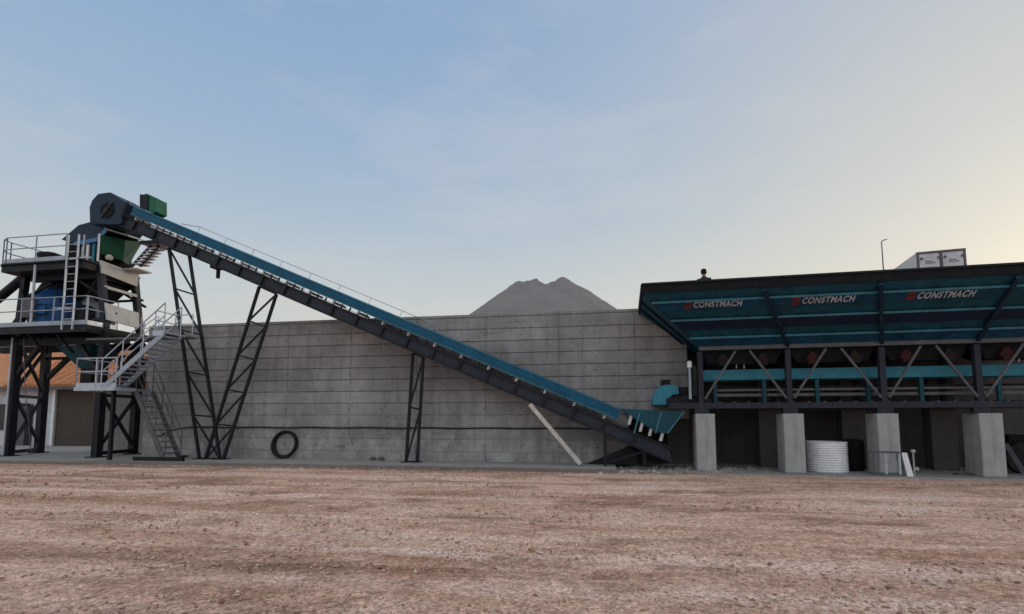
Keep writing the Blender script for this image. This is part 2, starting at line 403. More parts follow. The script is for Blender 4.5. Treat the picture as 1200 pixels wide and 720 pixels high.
while len(pts) < 19000:
    y = 3.2 + 13 * random.random() ** 1.6; x = random.uniform(-1.05, 1.05) * y
    if noise.noise((x * .25, y * .9, 5)) + random.uniform(-.6, .6) < 0: continue
    if W.loc((x, y, 0)).y > -2.3: continue
    pts.append((x, y, 0.0 + random.uniform(-.004, .008), random.choice((.006, .008, .010, .013, .016, .028)) * (.7 + y * .05)))
rocks('gravel_stones', 'stone', pts, 'loose gravel stones scattered over the brown yard', 'gravel')

# ------------------------------------------------------------------ slab, retaining wall, raised yard
ZS = .12; ZW = 5.32
sl = MB(); ring = []
ss = [-34 + i * .8 for i in range(43)]
fr_ = [(-2.0 - .06 * noise.noise((x * .7, 0, 0)) - (.5 if x < -18 else 0)) for x in ss]
sl.hexa([(ss[0], 6, -.3)] + [(a, b + .26, -.3) for a, b in zip(ss, fr_)] + [(ss[-1], 6, -.3)], [(ss[0], 6, ZS)] + [(a, b, ZS) for a, b in zip(ss, fr_)] + [(ss[-1], 6, ZS)])
tag(sl.build('concrete_apron', 'slab'), kind='structure')
SL, SR = -18.75, 2.0
w = MB(); s1 = W.at_y(737, 520, 0).x; w.prism([(SL, ZS), (s1, ZS), (s1, 1.6), (SR, 1.6), (SR, ZW), (SL, ZW)], 0, .35)
tag(w.build('retaining_wall', 'wall', at=(0, 0, 0)), 'long grey board-marked concrete retaining wall behind the inclined conveyor', 'wall')
ry = MB()
ry.hexa([(SL + .02, .36, 4.7), (60, .36, 4.7), (60, 90, 4.7), (SL + .02, 90, 4.7)], [(SL + .02, .36, 5.25), (60, .36, 5.25), (60, 90, 5.25), (SL + .02, 90, 5.25)])
tag(ry.build('raised_yard', 'ground'), kind='structure')
wl = MB(); wl.box(SL + .01, SL + .36, .36, 40, ZS, 4.69)
tag(wl.build('side_wall', 'grey_conc'), 'concrete side wall closing the raised yard behind the stair tower', 'wall')
# low wall left of the high one
p0 = W.at_y(111, 458, 2.4)
lw = MB(); lw.box(p0.x, SL - .02, 2.4, 2.65, ZS, p0.z)
tag(lw.build('low_wall', 'grey_conc'), 'low bare concrete wall seen between the legs of the stair tower', 'wall')

# ------------------------------------------------------------------ gravel heap behind the wall
def heap():
    zb = 5.24; D = 24.5
    def pk(u, v): 
        r = ray(u, v); k = D / r[1]; return (r[0] * k, D, HC + r[2] * k)
    P = [pk(609, 329.5), pk(627, 326), pk(660, 324.3), pk(681, 338), pk(618, 328.3), pk(637, 331.5), pk(648, 329)]
    n = 110; cx, cy = P[1][0] + .5, D; ext = 8
    vs = []
    for j in range(n + 1):
        for i in range(n + 1):
            x = cx - ext + 2 * ext * i / n; y = cy - ext + 2 * ext * j / n
            z = zb - .3
            for (px, py, pz) in P:
                d = math.hypot(x - px, (y - py) * .85)
                q = pz - .03 - max(0, d - .05) * .745; z = max(z, q)
            a = math.atan2(y - cy, x - cx)
            if z > zb: z += (.10 * noise.noise((a * 7, z * .6, 0)) + .08 * noise.noise((x * 1.5, y * 1.5, 4)) + .03 * noise.noise((x * 6, y * 6, 8))) * min(1, (z - zb))
            vs.append((x - cx, y - cy, z - zb))
    m1 = n + 1; fs = [[j * m1 + i, j * m1 + i + 1, (j + 1) * m1 + i + 1, (j + 1) * m1 + i] for j in range(n) for i in range(n) if max(vs[j * m1 + i][2], vs[j * m1 + i + 1][2], vs[(j + 1) * m1 + i][2], vs[(j + 1) * m1 + i + 1][2]) > -.28]
    me = bpy.data.meshes.new('gravel_heap'); me.from_pydata(vs, [], fs); me.materials.append(M['pile'])
    for p in me.polygons: p.use_smooth = True
    o = bpy.data.objects.new('gravel_heap', me); COL.objects.link(o); o.location = (cx, cy, zb)
    tag(o, 'grey heap of crushed stone rising behind the concrete wall', 'heap')
heap()

# ------------------------------------------------------------------ inclined belt conveyor
YF, YB = -1.1, -.25
A = W.at_y(146, 237.0, YF); B = W.at_y(728, 480, YF)
d = (B - A); d.y = 0; L0 = d.length; d.normalize(); nrm = Vector((d.z, 0, -d.x))
if nrm.z < 0: nrm = -nrm
A0 = Vector((A.x, 0, A.z))
def cv(t, h, y): p = A0 + d * t + nrm * h; return (p.x, y, p.z)
tb = W.at_y(795, 527, YF); TE = (Vector((tb.x, 0, tb.z)) - A0).dot(d)
TH = .93                                                       # depth of the whole conveyor across its slope
cvy = thing('belt_conveyor', 'long inclined belt conveyor with blue side cover climbing past the concrete wall', 'conveyor', (cv(L0 * .5, 0, -.7)[0], -.7, ZS))
# dark side plates of the lower trough
fr = MB()
for y0, y1 in ((YF, YF + .05), (YB - .05, YB)):
    fr.hexa([cv(.2, -TH, y0), cv(TE, -TH, y0), cv(TE, -TH, y1), cv(.2, -TH, y1)], [cv(.2, -.50, y0), cv(TE - .3, -.50, y0), cv(TE - .3, -.50, y1), cv(.2, -.50, y1)])
fr.hexa([cv(.2, -TH, YF + .05), cv(TE - .3, -TH, YF + .05), cv(TE - .3, -TH, YB - .05), cv(.2, -TH, YB - .05)], [cv(.2, -TH + .04, YF + .05), cv(TE - .3, -TH + .04, YF + .05), cv(TE - .3, -TH + .04, YB - .05), cv(.2, -TH + .04, YB - .05)])
fr.build('side_frame', 'slate', cvy)
ch = MB()
for h in (-TH + .03, -.52):
    ch.beam(cv(.2, h, YF - .03), cv(TE - .1, h, YF - .03), .07, .06, up=tuple(nrm))
ch.build('flange', 'dark_steel', cvy)
t = .9
while t < TE - 1:
    rb = MB(); rb.beam(cv(t, -TH, YF - .035), cv(t, -.50, YF - .035), .09, .075, up=tuple(d)); rb.build('rib', 'dark_steel', cvy); t += 1.02
# belt
bt = MB()
bt.hexa([cv(.1, -.47, YF + .1), cv(TE - .1, -.47, YF + .1), cv(TE - .1, -.47, YB - .1), cv(.1, -.47, YB - .1)], [cv(.1, -.455, YF + .1), cv(TE - .1, -.455, YF + .1), cv(TE - .1, -.455, YB - .1), cv(.1, -.455, YB - .1)])
bt.build('belt', 'black', cvy)
# side cover: near side sheet and half roof, open towards the back
cvr = MB()
prof = [(YF - .05, -.335), (YF - .06, -.10), (YF - .02, -.03), (YF + .10, 0), (YF + .40, .02), (YB - .1, .0)]
inn = [(y + .012, h - .012) for y, h in prof]
ringp = prof + inn[::-1]
cvr.hexa([cv(.55, h, y) for y, h in ringp], [cv(L0, h, y) for y, h in ringp])
cvr.build('side_cover', 'cover_blue', cvy)
lip = MB(); lip.beam(cv(.55, -.335, YF - .07), cv(L0, -.335, YF - .07), .03, .035, up=tuple(nrm)); lip.beam(cv(.55, -.035, YF - .055), cv(L0, -.035, YF - .055), .025, .025, up=tuple(nrm))
lip.build('cover_edge', 'hop_line', cvy)
# idlers
t = .8; k = 0
while t < L0 - .1:
    idl = MB(); idl.beam(cv(t, -.49, YF + .03), cv(t, -.36, YF + .03), .035 if k % 3 else .10, .05, up=tuple(d))
    if k % 3 == 0: idl.tube(cv(t + .02, -.42, YF + .04), cv(t + .02, -.42, YB - .04), .045)
    idl.build('idler', 'idler' if k % 3 == 0 else 'slate', cvy); t += .34; k += 1
# head housing with drum
hp = [(105.5, 262), (105, 243), (108, 235), (115, 227.5), (129, 225.5), (150, 239), (142, 262), (135, 263)]
hd = MB(); q = [W.at_y(u, v, YF - .12) for u, v in hp]; hd.prism([(p.x, p.z) for p in q], YF - .12, YB + .12)
hh = hd.build('head_housing', 'navy', cvy)
c = W.at_y(126, 247, YF - .12); r_ = .30
dr = MB(); dr.lathe((c.x, YF - .155, c.z), [(r_, 0), (r_, .03)], 24, 'y'); dr.build('access_port', 'blind', hh)
dr = MB(); dr.lathe((c.x, YF - .21, c.z), [(.09, 0), (.09, .06)], 12, 'y'); dr.beam((c.x - .25, YF - .17, c.z - .28), (c.x + .25, YF - .17, c.z + .3), .03, .08); dr.build('bearing', 'slate', hh)
bl = W.at_y(142, 250, YF - .14); b2 = W.at_y(150, 237, YF - .14)
bb = MB(); bb.beam((bl.x, YF - .145, bl.z - .2), (b2.x, YF - .145, b2.z), .04, .10, up=(1, 0, 0)); bb.build('brace', 'dark_steel', hh)
# gear motor on top
g = [W.at_y(u, v, YF + .1) for u, v in ((165, 244), (165, 229), (172, 227), (183, 232), (183, 248), (178, 250))]
gm = MB(); gm.prism([(p.x, p.z) for p in g[:3]] + [(p.x, p.z) for p in g[3:]], YF + .1, YF + .6)
gmo = gm.build('drive_motor', 'bright_green', cvy)
g2 = [W.at_y(u, v, YF + .06) for u, v in ((164, 243), (164, 228), (173, 228.5), (173, 247))]
gm = MB(); gm.prism([(p.x, p.z) for p in g2], YF + .05, YF + .09); gm.build('motor_guard', 'dark_steel', gmo)
# handrail on the far side
hr = MB(); t0, t1 = 2.7, 13.4
hr.tube(cv(t0, .27, YB + .1), cv(t1, .27, YB + .1), .011); hr.tube(cv(t0, .27, YB + .1), cv(t0 - .9, .1, YB + .1), .014); hr.tube(cv(t1, .27, YB + .1), cv(t1 + .3, 0, YB + .1), .014)
for i in range(9):
    t = t0 + (t1 - t0) * i / 8; hr.tube(cv(t, -.5, YB + .1), cv(t, .27, YB + .1), .009)
hr.build('handrail', 'rail', cvy)
# clamp hanging under the frame, vertical posts
p = W.at_y(249, 312, YF); x = p.x
hg = MB(); zc = cv((Vector((x, 0, p.z)) - A0).dot(d), 0, 0)[2]
hg.tube((x, -.8, p.z + .25), (x, -.8, p.z - .38), .07); hg.box(x - .2, x + .2, -1.0, -.6, p.z - .02, p.z + .18)
hg.build('belt_cleaner', 'dark_steel', cvy)

def legframe(pb, pt, name='leg_frame', nb=4, y0=-.72, y1=None, flip=False):
    """braced frame: pb/pt = (left,right) pixel columns at bottom and top, built in the conveyor's front plane and repeated behind"""
    m = MB()
    (bl, br), (tl, tr) = pb, pt
    for y in (y0,):
        Y = y0
        a0, a1, c0, c1 = [W.at_y(u, v, Y) for u, v in (bl, tl, br, tr)]
        for pp in (a0, a1, c0, c1): pp.y = y
        a0.z = c0.z = ZS
        m.beam(a0, a1, .09, .09); m.beam(c0, c1, .09, .09)
        for i in range(nb):
            f0, f1 = i / nb, (i + 1) / nb
            l0, l1, r0, r1 = a0.lerp(a1, f0), a0.lerp(a1, f1), c0.lerp(c1, f0), c0.lerp(c1, f1)
            m.beam(l1, r1, .06, .06)
            if flip: m.beam(l0, r1, .055, .055)
            else: m.beam(r0, l1, .055, .055)
        m.beam(a0, c0, .07, .09)
    for u, v in (bl, br):
        p = W.at_y(u, v, y0); m.box(p.x - .13, p.x + .13, y0 - .2, y0 + .2, ZS + .002, ZS + .025)
    return m.build(name, 'dark_steel', cvy)
legframe(((234, 533), (258, 533)), ((198, 291), (222, 300)), nb=5)
legframe(((241, 533), (262, 533)), ((304, 336), (324, 345)), nb=5, flip=True)
legframe(((476, 540), (489, 540)), ((484, 414), (496, 419)), nb=2, flip=True)
# tail chute
tc = MB()
f1 = [W.at_y(u, v, YF - .12) for u, v in ((727, 479), (801, 483), (782, 508), (770, 507))]
tc.prism([(p.x, p.z) for p in f1], YF - .12, YF - .09); tc.prism([(p.x, p.z) for p in f1], YB + .09, YB + .12)
e1, e2 = f1[1], f1[2]
tc.hexa([(e1.x, YF - .12, e1.z), (e1.x + .03, YF - .12, e1.z), (e1.x + .03, YB + .12, e1.z), (e1.x, YB + .12, e1.z)], [(e2.x, YF - .12, e2.z), (e2.x + .03, YF - .12, e2.z), (e2.x + .03, YB + .12, e2.z), (e2.x, YB + .12, e2.z)])
tco = tc.build('receiving_chute', 'teal', cvy)
ed = MB(); ed.beam((e1.x, YF - .14, e1.z), (e2.x, YF - .14, e2.z), .03, .05); ed.build('chute_edge', 'hop_line', tco)
for u in (750, 775):
    st = MB(); a_ = W.at_y(u, 483, YF - .15); b_ = W.at_y(u - 7, 508, YF - .15); st.beam(a_, b_, .02, .05); st.build('stiffener', 'hop_line', tco)
for (u, v) in ((738, 492), (751, 500), (762, 505), (775, 511)):
    st = MB(); a_ = W.at_y(u + 2, v - 5, YF - .03); b_ = W.at_y(u - 1, v + 6, YF - .03); st.tube(a_, b_, .05); st.build('guide_roller', 'idler', cvy)
tp = MB(); pq = cv(TE - .25, -.65, 0); tp.lathe((pq[0], YF + .08, pq[2]), [(.22, 0), (.22, YB - YF - .16)], 18, 'y'); tp.build('tail_pulley', 'black', cvy)
ts = MB()
for y in (YF + .06, YB - .06):
    a_ = cv(TE - .9, -TH, y); b_ = cv(TE - 2.2, -TH, y)
    ts.beam((a_[0], y, ZS), a_, .09); ts.beam((b_[0], y, ZS), b_, .09); ts.beam((b_[0], y, ZS + .1), a_, .06); ts.box(a_[0] - .15, a_[0] + .15, y - .1, y + .1, ZS + .002, ZS + .03)
ts.prism([(cv(TE - 2.9, -TH, 0)[0], ZS), (cv(TE - 1.0, -TH, 0)[0], ZS), (cv(TE - 1.3, -TH, 0)[0], cv(TE - 1.3, -TH, 0)[2])], YB - .2, YB - .15)
ts.build('tail_support', 'dark_steel', cvy)

# pale prop leaning under the conveyor
pa = W.at_y(621, 474, YF - .08); pb = W.at_z(682, 541, ZS + .05)
pr = MB(); pr.beam(pa, (pb.x, pa.y, ZS + .06), .10, .13); tag(pr.build('leaning_prop', 'wood', bevel=.008), 'pale timber prop leaning against the underside of the conveyor', 'prop')

# ------------------------------------------------------------------ small things along the wall
cc = W.at_y(332, 519.5, -.2)
hc = MB(); r0 = .475
for k in range(5):
    r = r0 - .018 * (k % 3); yo = -.2 + .035 * (k - 2)
    hc.path([(cc.x + r * math.cos(a), yo + .12 * (math.sin(a) + 1) * .8, ZS + r0 + .06 + r * math.sin(a)) for a in [2 * math.pi * i / 40 for i in range(40)]], .043, 8, True)
tag(hc.build('hose_coil', 'black', smooth=True), 'black hose coil leaning on the concrete wall', 'hose')
pts = [W.at_y(u, v, -.04) for u, v in ((186, 512), (192, 508), (199, 505), (210, 502.5), (225, 501))]
hz = pts[-1].z
for i in range(1, 30): pts.append(Vector((pts[4].x + (1.2 - pts[4].x) * i / 29, -.04, hz + .012 * math.sin(i * 1.7) )))
ho_ = MB(); ho_.path(pts, .022, 6); tag(ho_.build('wall_pipe', 'blind', smooth=True), 'thin dark pipe running low along the concrete wall', 'pipe')
for u, lab in ((437, 'small dark lump left of another at the foot of the wall'), (447, 'small dark lump right of another at the foot of the wall')):
    p = W.at_y(u, 536, -.15); mb = MB()
    mb.lathe((p.x, p.y, ZS), [(.05, 0), (.11, .03), (.10, .09), (.04, .13)], 9); o = mb.build('rubble_lump', 'debris'); tag(o, lab, 'debris', 'dark lumps at the foot of the wall')

# ------------------------------------------------------------------ mixing tower (steel frame on four legs)
yF, yB = -.75, 1.05
def PF(u, v, y=yF): return W.at_y(u, v, y)
lo = {k: W.at_y(*a) for k, a in {'fl': (10, 532, yF), 'fr': (113, 536, yF), 'bl': (57, 528, yB + .4), 'br': (155.5, 532, yB)}.items()}
for k in lo: lo[k].z = ZS
lo['fl'].y = lo['fr'].y = yF; lo['bl'].y = lo['br'].y = yB
ZD = W.at_y(100, 380, -1.6).z                                   # lower deck level
up = {'fl': PF(31, 318), 'fr': PF(119, 309), 'br': W.at_y(158, 326, yB - .3), 'bl': W.at_y(66, 326, yB - .3)}
ZU = PF(97, 303, -1.6).z
tw = thing('mixing_tower', 'dark steel plant tower on four legs with two railed decks at the left', 'tower', ((lo['fl'].x + lo['fr'].x) / 2, 0, ZS))
mid = {}
for k in lo:
    x_ = lo[k].x + (.0 if 'l' in k else 0); mid[k] = Vector((x_, lo[k].y, ZD - .1))
    m = MB(); m.beam(lo[k], mid[k], .26, .26); m.box(lo[k].x - .25, lo[k].x + .25, lo[k].y - .25, lo[k].y + .25, ZS + .002, ZS + .04); m.build('column', 'dark_steel', tw)
    topx = up[k]; m = MB(); bx = Vector((mid[k].x + (1.1 if False else 0), mid[k].y, ZD)); 
    m.beam(bx, (topx.x, topx.y, ZU - .2), .22, .22); m.build('upper_column', 'slate' if k in ('fr', 'br') else 'dark_steel', tw)
def X(m, a, b, z0, z1, w=.10):
    m.beam((a.x, a.y - .02, z0), (b.x, b.y - .02, z1), w, w); m.beam((b.x, b.y + .06, z0), (a.x, a.y + .06, z1), w, w)
ZM = W.at_y(30, 464, yF).z
for a, b in (('fl', 'bl'), ('fr', 'br')):
    m = MB(); X(m, lo[a], lo[b], ZS + .25, ZM); X(m, lo[a], lo[b], ZM + .1, ZD - .5)
    m.beam((lo[a].x, lo[a].y, ZM), (lo[b].x, lo[b].y, ZM), .12, .12); m.beam((lo[a].x, lo[a].y, ZS + .15), (lo[b].x, lo[b].y, ZS + .15), .14, .14)
    m.build('cross_brace', 'dark_steel', tw)
m = MB()
for k, s_ in (('fl', 1), ('fr', -1)):
    m.beam((lo[k].x, yF, ZD - 1.9), (lo[k].x + s_ * 1.5, yF, ZD - .2), .16, .16)
    kb = 'b' + k[1]; m.beam((lo[kb].x, yB, ZD - 1.9), (lo[kb].x + s_ * 1.5, yB, ZD - .65), .16, .16)
m.beam((lo['bl'].x, yB, ZD - .9), (lo['br'].x, yB, ZD - .9), .12, .12)
m.build('knee_brace', 'dark_steel', tw)
# lower deck
xr = W.at_y(100, 381, -1.6).x; xl = -27.5
m = MB(); m.box(xl, xr, -1.6, yB + .6, ZD - .04, ZD); dk = m.build('deck', 'dark_steel', tw)
m = MB()
m.box(xl, xr, -1.59, -1.5, ZD - .28, ZD - .045); m.box(xr - .1, xr - .005, -1.49, yB + .5, ZD - .28, ZD - .045)
for x in (-25, -23.2, -21.4): m.box(x, x + .14, -1.49, yB + .5, ZD - .34, ZD - .045)
for y in (yF, yB): m.box(xl, xr - .11, y - .1, y + .1, ZD - .62, ZD - .345)
m.build('deck_beam', 'dark_steel', tw)
def railing(parent, pts, hgt=1.1, step=1.4, name='railing', mat='rail', toe=True, r=.022, rails=(1, .55)):
    m = MB()
    for a, b in zip(pts[:-1], pts[1:]):
        a, b = Vector(a), Vector(b); n = max(1, round((b - a).length / step))
        for i in range(n + 1):
            p = a.lerp(b, i / n); m.tube(p, p + Vector((0, 0, hgt)), r)
        for k in rails: m.tube(a + Vector((0, 0, hgt * k)), b + Vector((0, 0, hgt * k)), r)
        if toe: m.beam(a + Vector((0, 0, .09)), b + Vector((0, 0, .09)), .012, .17)
    return m.build(name, mat, parent)
railing(tw, [(xl, -1.56, ZD), (xr - .04, -1.56, ZD)])
o = railing(tw, [(xr - .04, -1.52, ZD), (xr - .04, -.3, ZD)], step=.9, mat='galv'); 
# upper deck
ul = W.at_y(11, 303, -1.05); ur = W.at_y(75, 300, -1.6)
m = MB(); cx_, n = ul.x + .55, 8
out = [(PF(118, 306).x, yF - .25), (PF(118, 306).x, yB), (ul.x + .1, yB)] + [(cx_ - .55 * math.cos(a), -1.05 - .55 * math.sin(a)) for a in [i * math.pi / 2 / n for i in range(n + 1)]] + [(ur.x + .9, -1.6), (ur.x + .9, yF - .25)]
m.hexa([(x, y, ZU - .06) for x, y in out], [(x, y, ZU) for x, y in out]); m.build('deck', 'dark_steel', tw)
m = MB(); m.box(ul.x + .9, PF(117, 306).x, yF - .12, yF + .1, ZU - .55, ZU - .065); m.box(ul.x + .9, PF(117, 306).x, yB - .2, yB, ZU - .55, ZU - .065)
for x in (-23.2, -21.9, -20.6): m.box(x, x + .14, yF + .11, yB - .21, ZU - .5, ZU - .065)
m.box(ul.x + .3, ur.x + .8, -1.5, yF - .13, ZU - .32, ZU - .065)
m.build('deck_beam', 'dark_steel', tw)
rp = [(ul.x + .16, yB - .6, ZU)] + [(cx_ - .5 * math.cos(a), -1.05 - .5 * math.sin(a), ZU) for a in (0, .8, 1.57)] + [(ur.x, -1.55, ZU)]
railing(tw, rp, 1.05, 1.5)
# cabin like housing at the back of the upper deck
m = MB(); h0 = PF(76, 306, -.5); h1 = PF(117, 306, -.5); m.box(h0.x, h1.x - .05, -.4, yB - .1, ZU + .002, PF(90, 280, -.4).z); m.build('machine_housing', 'blind', tw)
for u, w_, mt in ((103, .12, 'white'), (110, .14, 'cyan'), (97, .08, 'rail')):
    m = MB(); p = PF(u, 300, -.44); m.box(p.x - w_ / 2, p.x + w_ / 2, -.48, -.42, ZU + .01, PF(u, 283, -.44).z); m.build('frame_post', mt, tw)
# round fan on the deck
m = MB(); p = W.at_y(60, 293, -.9); m.lathe((p.x, -.9, ZU), [(.34, 0), (.34, .25), (.42, .35), (.42, .5), (.2, .58)], 20); fa = m.build('filter_fan', 'dark_steel', tw, smooth=True)
m = MB(); p = W.at_y(55, 302, -1.3); m.box(p.x - .25, p.x + .9, -1.35, -1.15, ZU + .002, ZU + .16); m.build('floor_box', 'rail', tw)
# pale side panels on the right face
def facepanel(pts, th=.08, name='side_panel', mat='pale', mark=None):
    y0 = yF - .14; y1 = yB - .3
    (u0, v0), (u1, v1) = pts[0], pts[1]; (u2, v2), (u3, v3) = pts[2], pts[3]
    a, b = W.at_y(u0, v0, y0), W.at_y(u1, v1, y1); c_, d_ = W.at_y(u2, v2, y1), W.at_y(u3, v3, y0)
    m = MB(); m.hexa([a, b, c_, d_], [p + Vector((-th, 0, 0)) for p in (a, b, c_, d_)])
    o = m.build(name, mat, tw); return o, a, b, c_, d_
sp1 = facepanel([(118, 305), (163, 322), (161, 336), (120, 320)])
sp2 = facepanel([(124, 355), (163, 367), (163, 385), (126, 375)])
m = MB(); a, b = W.at_y(122, 336, yF), W.at_y(160, 347, yB - .3); m.beam(a, b, .06, .11); m.build('cross_bar', 'pale', tw)
for sp, c0, c1 in ((sp1, .35, .72), (sp2, .25, .45)):
    o, a, b, c_, d_ = sp; m = MB()
    e0, e1 = a.lerp(b, c0), a.lerp(b, c1); f0, f1 = d_.lerp(c_, c0), d_.lerp(c_, c1); off = Vector((.012, -.004, 0))
    m.hexa([e0.lerp(f0, .42) + off, e1.lerp(f1, .42) + off, e1.lerp(f1, .68) + off, e0.lerp(f0, .68) + off], [p - off * .7 for p in (e0.lerp(f0, .42) + off, e1.lerp(f1, .42) + off, e1.lerp(f1, .68) + off, e0.lerp(f0, .68) + off)])
    m.build('dark_marking', 'blind', o)
m = MB(); e = W.at_y(161, 322, yB - .35); m.box(e.x, e.x + .65, yB - 1.0, yB - .3, e.z + .02, e.z + .08); m.build('walkway', 'wood', tw)
# upright ladder between the decks
m = MB(); lt0, lt1 = W.at_y(79, 276, -1.66), W.at_y(92, 276, -1.66); lb0, lb1 = W.at_y(75.5, 380, -1.66), W.at_y(88, 378, -1.66)
x0 = (lt0.x + lb0.x) / 2; x1 = x0 + .48
for x in (x0, x1): m.beam((x, -1.68, ZD - .2), (x, -1.68, lt0.z), .06, .04)
m.build('ladder_rail', 'galv', tw)
z = ZD + .2
while z < ZU + .6:
    m = MB(); m.tube((x0, -1.68, z), (x1, -1.68, z), .016, n=6); m.build('ladder_rung', 'galv', tw); z += .29
m = MB()
for x in (x0 + .05, x1 + .25): m.beam((x + .1, -1.2, ZU), (x + .1, -1.2, ZU + 1.1), .05, .05)
m.beam((x0, -1.6, ZU + .02), (x1 + .5, -1.6, ZU + .02), .08, .05); m.build('ladder_gate', 'galv', tw)
# vertical conduit and pole on the left leg
m = MB(); p = W.at_y(38, 322, -1.58); m.tube((p.x, -1.5, ZD), (p.x, -1.5, ZU - .1), .045); m.build('deck_post', 'galv', tw)
m = MB(); p = W.at_y(9.5, 460, yF - .2); m.tube((p.x, yF - .2, ZS), (p.x, yF - .2, ZD - .3), .035); m.build('conduit', 'galv', tw)
m = MB(); m.path([W.at_y(u, v, -1.2) for u, v in ((28, 396), (28, 420), (29, 445), (31, 470), (34, 500), (36, 528))], .014, 6); m.build('hanging_cable', 'strut', tw)

# more machinery and bracing between the decks
m = MB()
for k0, k1 in (('fl', 'fr'), ('bl', 'br')):
    a, b = up[k0], up[k1]; yy = lo[k0].y + .05
    m.beam((a.x - .1, yy, ZU - 1.0), (b.x + .1, yy, ZU - 1.0), .09, .09) if k0 == 'bl' else None
    m.beam((a.x - .3, yy, ZD + 1.25), (a.x + 1.3, yy, ZU - .6), .09, .09); m.beam((b.x + .25, yy, ZD + 1.25), (b.x - 1.0, yy, ZU - .6), .09, .09)
m.build('upper_brace', 'dark_steel', tw)
for xc, w1 in ((-22.35, .55), (-21.1, .5)):
    m = MB(); z1 = ZU - .56; m.hexa([(xc - .18, -.1, z1 - .75), (xc + .18, -.1, z1 - .75), (xc + .18, .35, z1 - .75), (xc - .18, .35, z1 - .75)], [(xc - w1, -.5, z1), (xc + w1, -.5, z1), (xc + w1, .8, z1), (xc - w1, .8, z1)]); m.build('weigher_cone', 'blind', tw)
m = MB(); m.box(-22.9, -22.2, .5, 1.0, ZD + 1.1, ZU - .57); m.build('dark_box', 'dark_steel', tw)  # plain dark box added to darken the space between the decks
for (x, y, r_) in ((-22.9, -.35, .16), (-20.75, -.55, .13)):
    m = MB(); m.tube((x, y, ZD + .35), (x + .55, y, ZD + .35), r_, n=14); m.tube((x + .55, y, ZD + .35), (x + .62, y, ZD + .35), r_ * 1.15, n=14); m.box(x, x + .5, y - .12, y + .12, ZD + .003, ZD + .22); m.build('motor', 'slate', tw)
m = MB(); m.box(-23.5, -23.05, -1.2, -.95, ZD + .45, ZD + 1.25); m.tube((-23.3, -1.08, ZD), (-23.3, -1.08, ZD + .45), .03); m.build('control_cabinet', 'strut', tw)
for pts_ in (((-22.6, -.6, ZU - .5), (-22.5, -.75, ZD + 1.6), (-22.1, -.8, ZD + 1.1), (-21.8, -.9, ZD + .8)), ((-20.6, -.7, ZU - .4), (-20.7, -.85, ZD + 1.5), (-21.0, -.95, ZD + 1.0), (-21.3, -.9, ZD + .5)), ((-23.6, -1.2, ZU - .2), (-23.55, -1.3, ZD + 1.9), (-23.35, -1.25, ZD + 1.25))):
    m = MB(); m.path(pts_, .025, 6); m.build('hose', 'black', tw)
for x in (-22.6, -21.3):
    m = MB(); m.beam((x, -1.52, ZD - .3), (x - .1, yF, ZD - .95), .07, .07); m.build('deck_bracket', 'dark_steel', tw)

# mixer standing on the lower deck
c = W.at_y(74, 360, .1); rr = 1.0
mx = thing('concrete_mixer', 'blue concrete mixer drum on the lower deck of the tower', 'mixer', (c.x, .05, ZD))
zt = W.at_y(74, 342, .1).z
m = MB(); m.lathe((c.x, .05, ZD + .002), [(rr * .93, 0), (rr, .08), (rr, (zt - ZD) * .55), (rr * 1.05, (zt - ZD) * .56), (rr * 1.05, (zt - ZD) * .66), (rr * .9, (zt - ZD) * .8), (rr * .55, zt - ZD)], 36)
m.build('drum', 'mix_blue', mx, smooth=True)
m = MB(); m.lathe((c.x, .05, zt + .002), [(.5, 0), (.42, .5), (.55, .85), (.55, 1.3)], 20); m.build('inlet_neck', 'dark_steel', mx, smooth=True)
m = MB(); m.box(c.x - .62, c.x + .55, -1.02, -.98, ZD + .62, ZD + .95); npl = m.build('nameplate', 'mix_blue', mx)
m = MB(); m.lathe((c.x + 1.4, -.1, ZD + .002), [(.32, 0), (.32, .9), (.2, 1.1)], 16); m.build('gearbox', 'dark_steel', mx, smooth=True)
m = MB(); m.box(c.x + .6, c.x + 2.0, -.7, .8, ZD + .002, ZD + .35); m.build('mixer_base', 'dark_steel', mx)
m = MB(); m.tube((c.x + .6, .3, zt - .2), (c.x + 2.0, .4, ZD + .4), .3); m.build('side_duct', 'rail', mx)
# discharge cone below the deck
ct = [W.at_y(u, v, -.4) for u, v in ((72, 396), (114, 396), (100, 431), (86, 431))]
ds = thing('discharge_hopper', 'dark teal discharge cone hanging beneath the mixer deck', 'hopper', ((ct[2].x + ct[3].x) / 2, .1, ct[2].z - .6))
m = MB(); zt_ = ZD - .63
m.hexa([(ct[3].x, -.15, ct[3].z), (ct[2].x, -.15, ct[3].z), (ct[2].x, .4, ct[3].z), (ct[3].x, .4, ct[3].z)], [(ct[0].x, -.6, zt_), (ct[1].x - .1, -.6, zt_), (ct[1].x - .1, .8, zt_), (ct[0].x, .8, zt_)])
m.build('cone', 'teal', ds)
m = MB(); m.box(ct[3].x + .02, ct[2].x - .02, -.12, .37, ct[3].z - .62, ct[3].z - .003); m.build('outlet', 'black', ds)

# hopper housing with blue sloping lid under the conveyor head
ah = thing('feed_hopper', 'dark hopper with blue sloping lid below the conveyor head', 'hopper', (PF(95, 300).x, .1, ZU))
zr = PF(92, 282, -.5).z
ft = [W.at_y(u, v, -.5) for u, v in ((72, 281), (92, 264), (107, 260), (133, 262), (116, 284), (90, 287))]
m = MB(); m.prism([(p.x, p.z) for p in ft], -.5, yB - .2); m.build('lid', 'navy', ah)
m = MB(); a, b, c_ = [W.at_y(u, v, -.54) for u, v in ((88, 286), (114, 281), (133, 261))]
m.beam(a, b, .05, .16, up=(0, 0, 1)); m.beam(b, c_, .05, .16); m.build('lid_edge', 'edge_blue', ah)
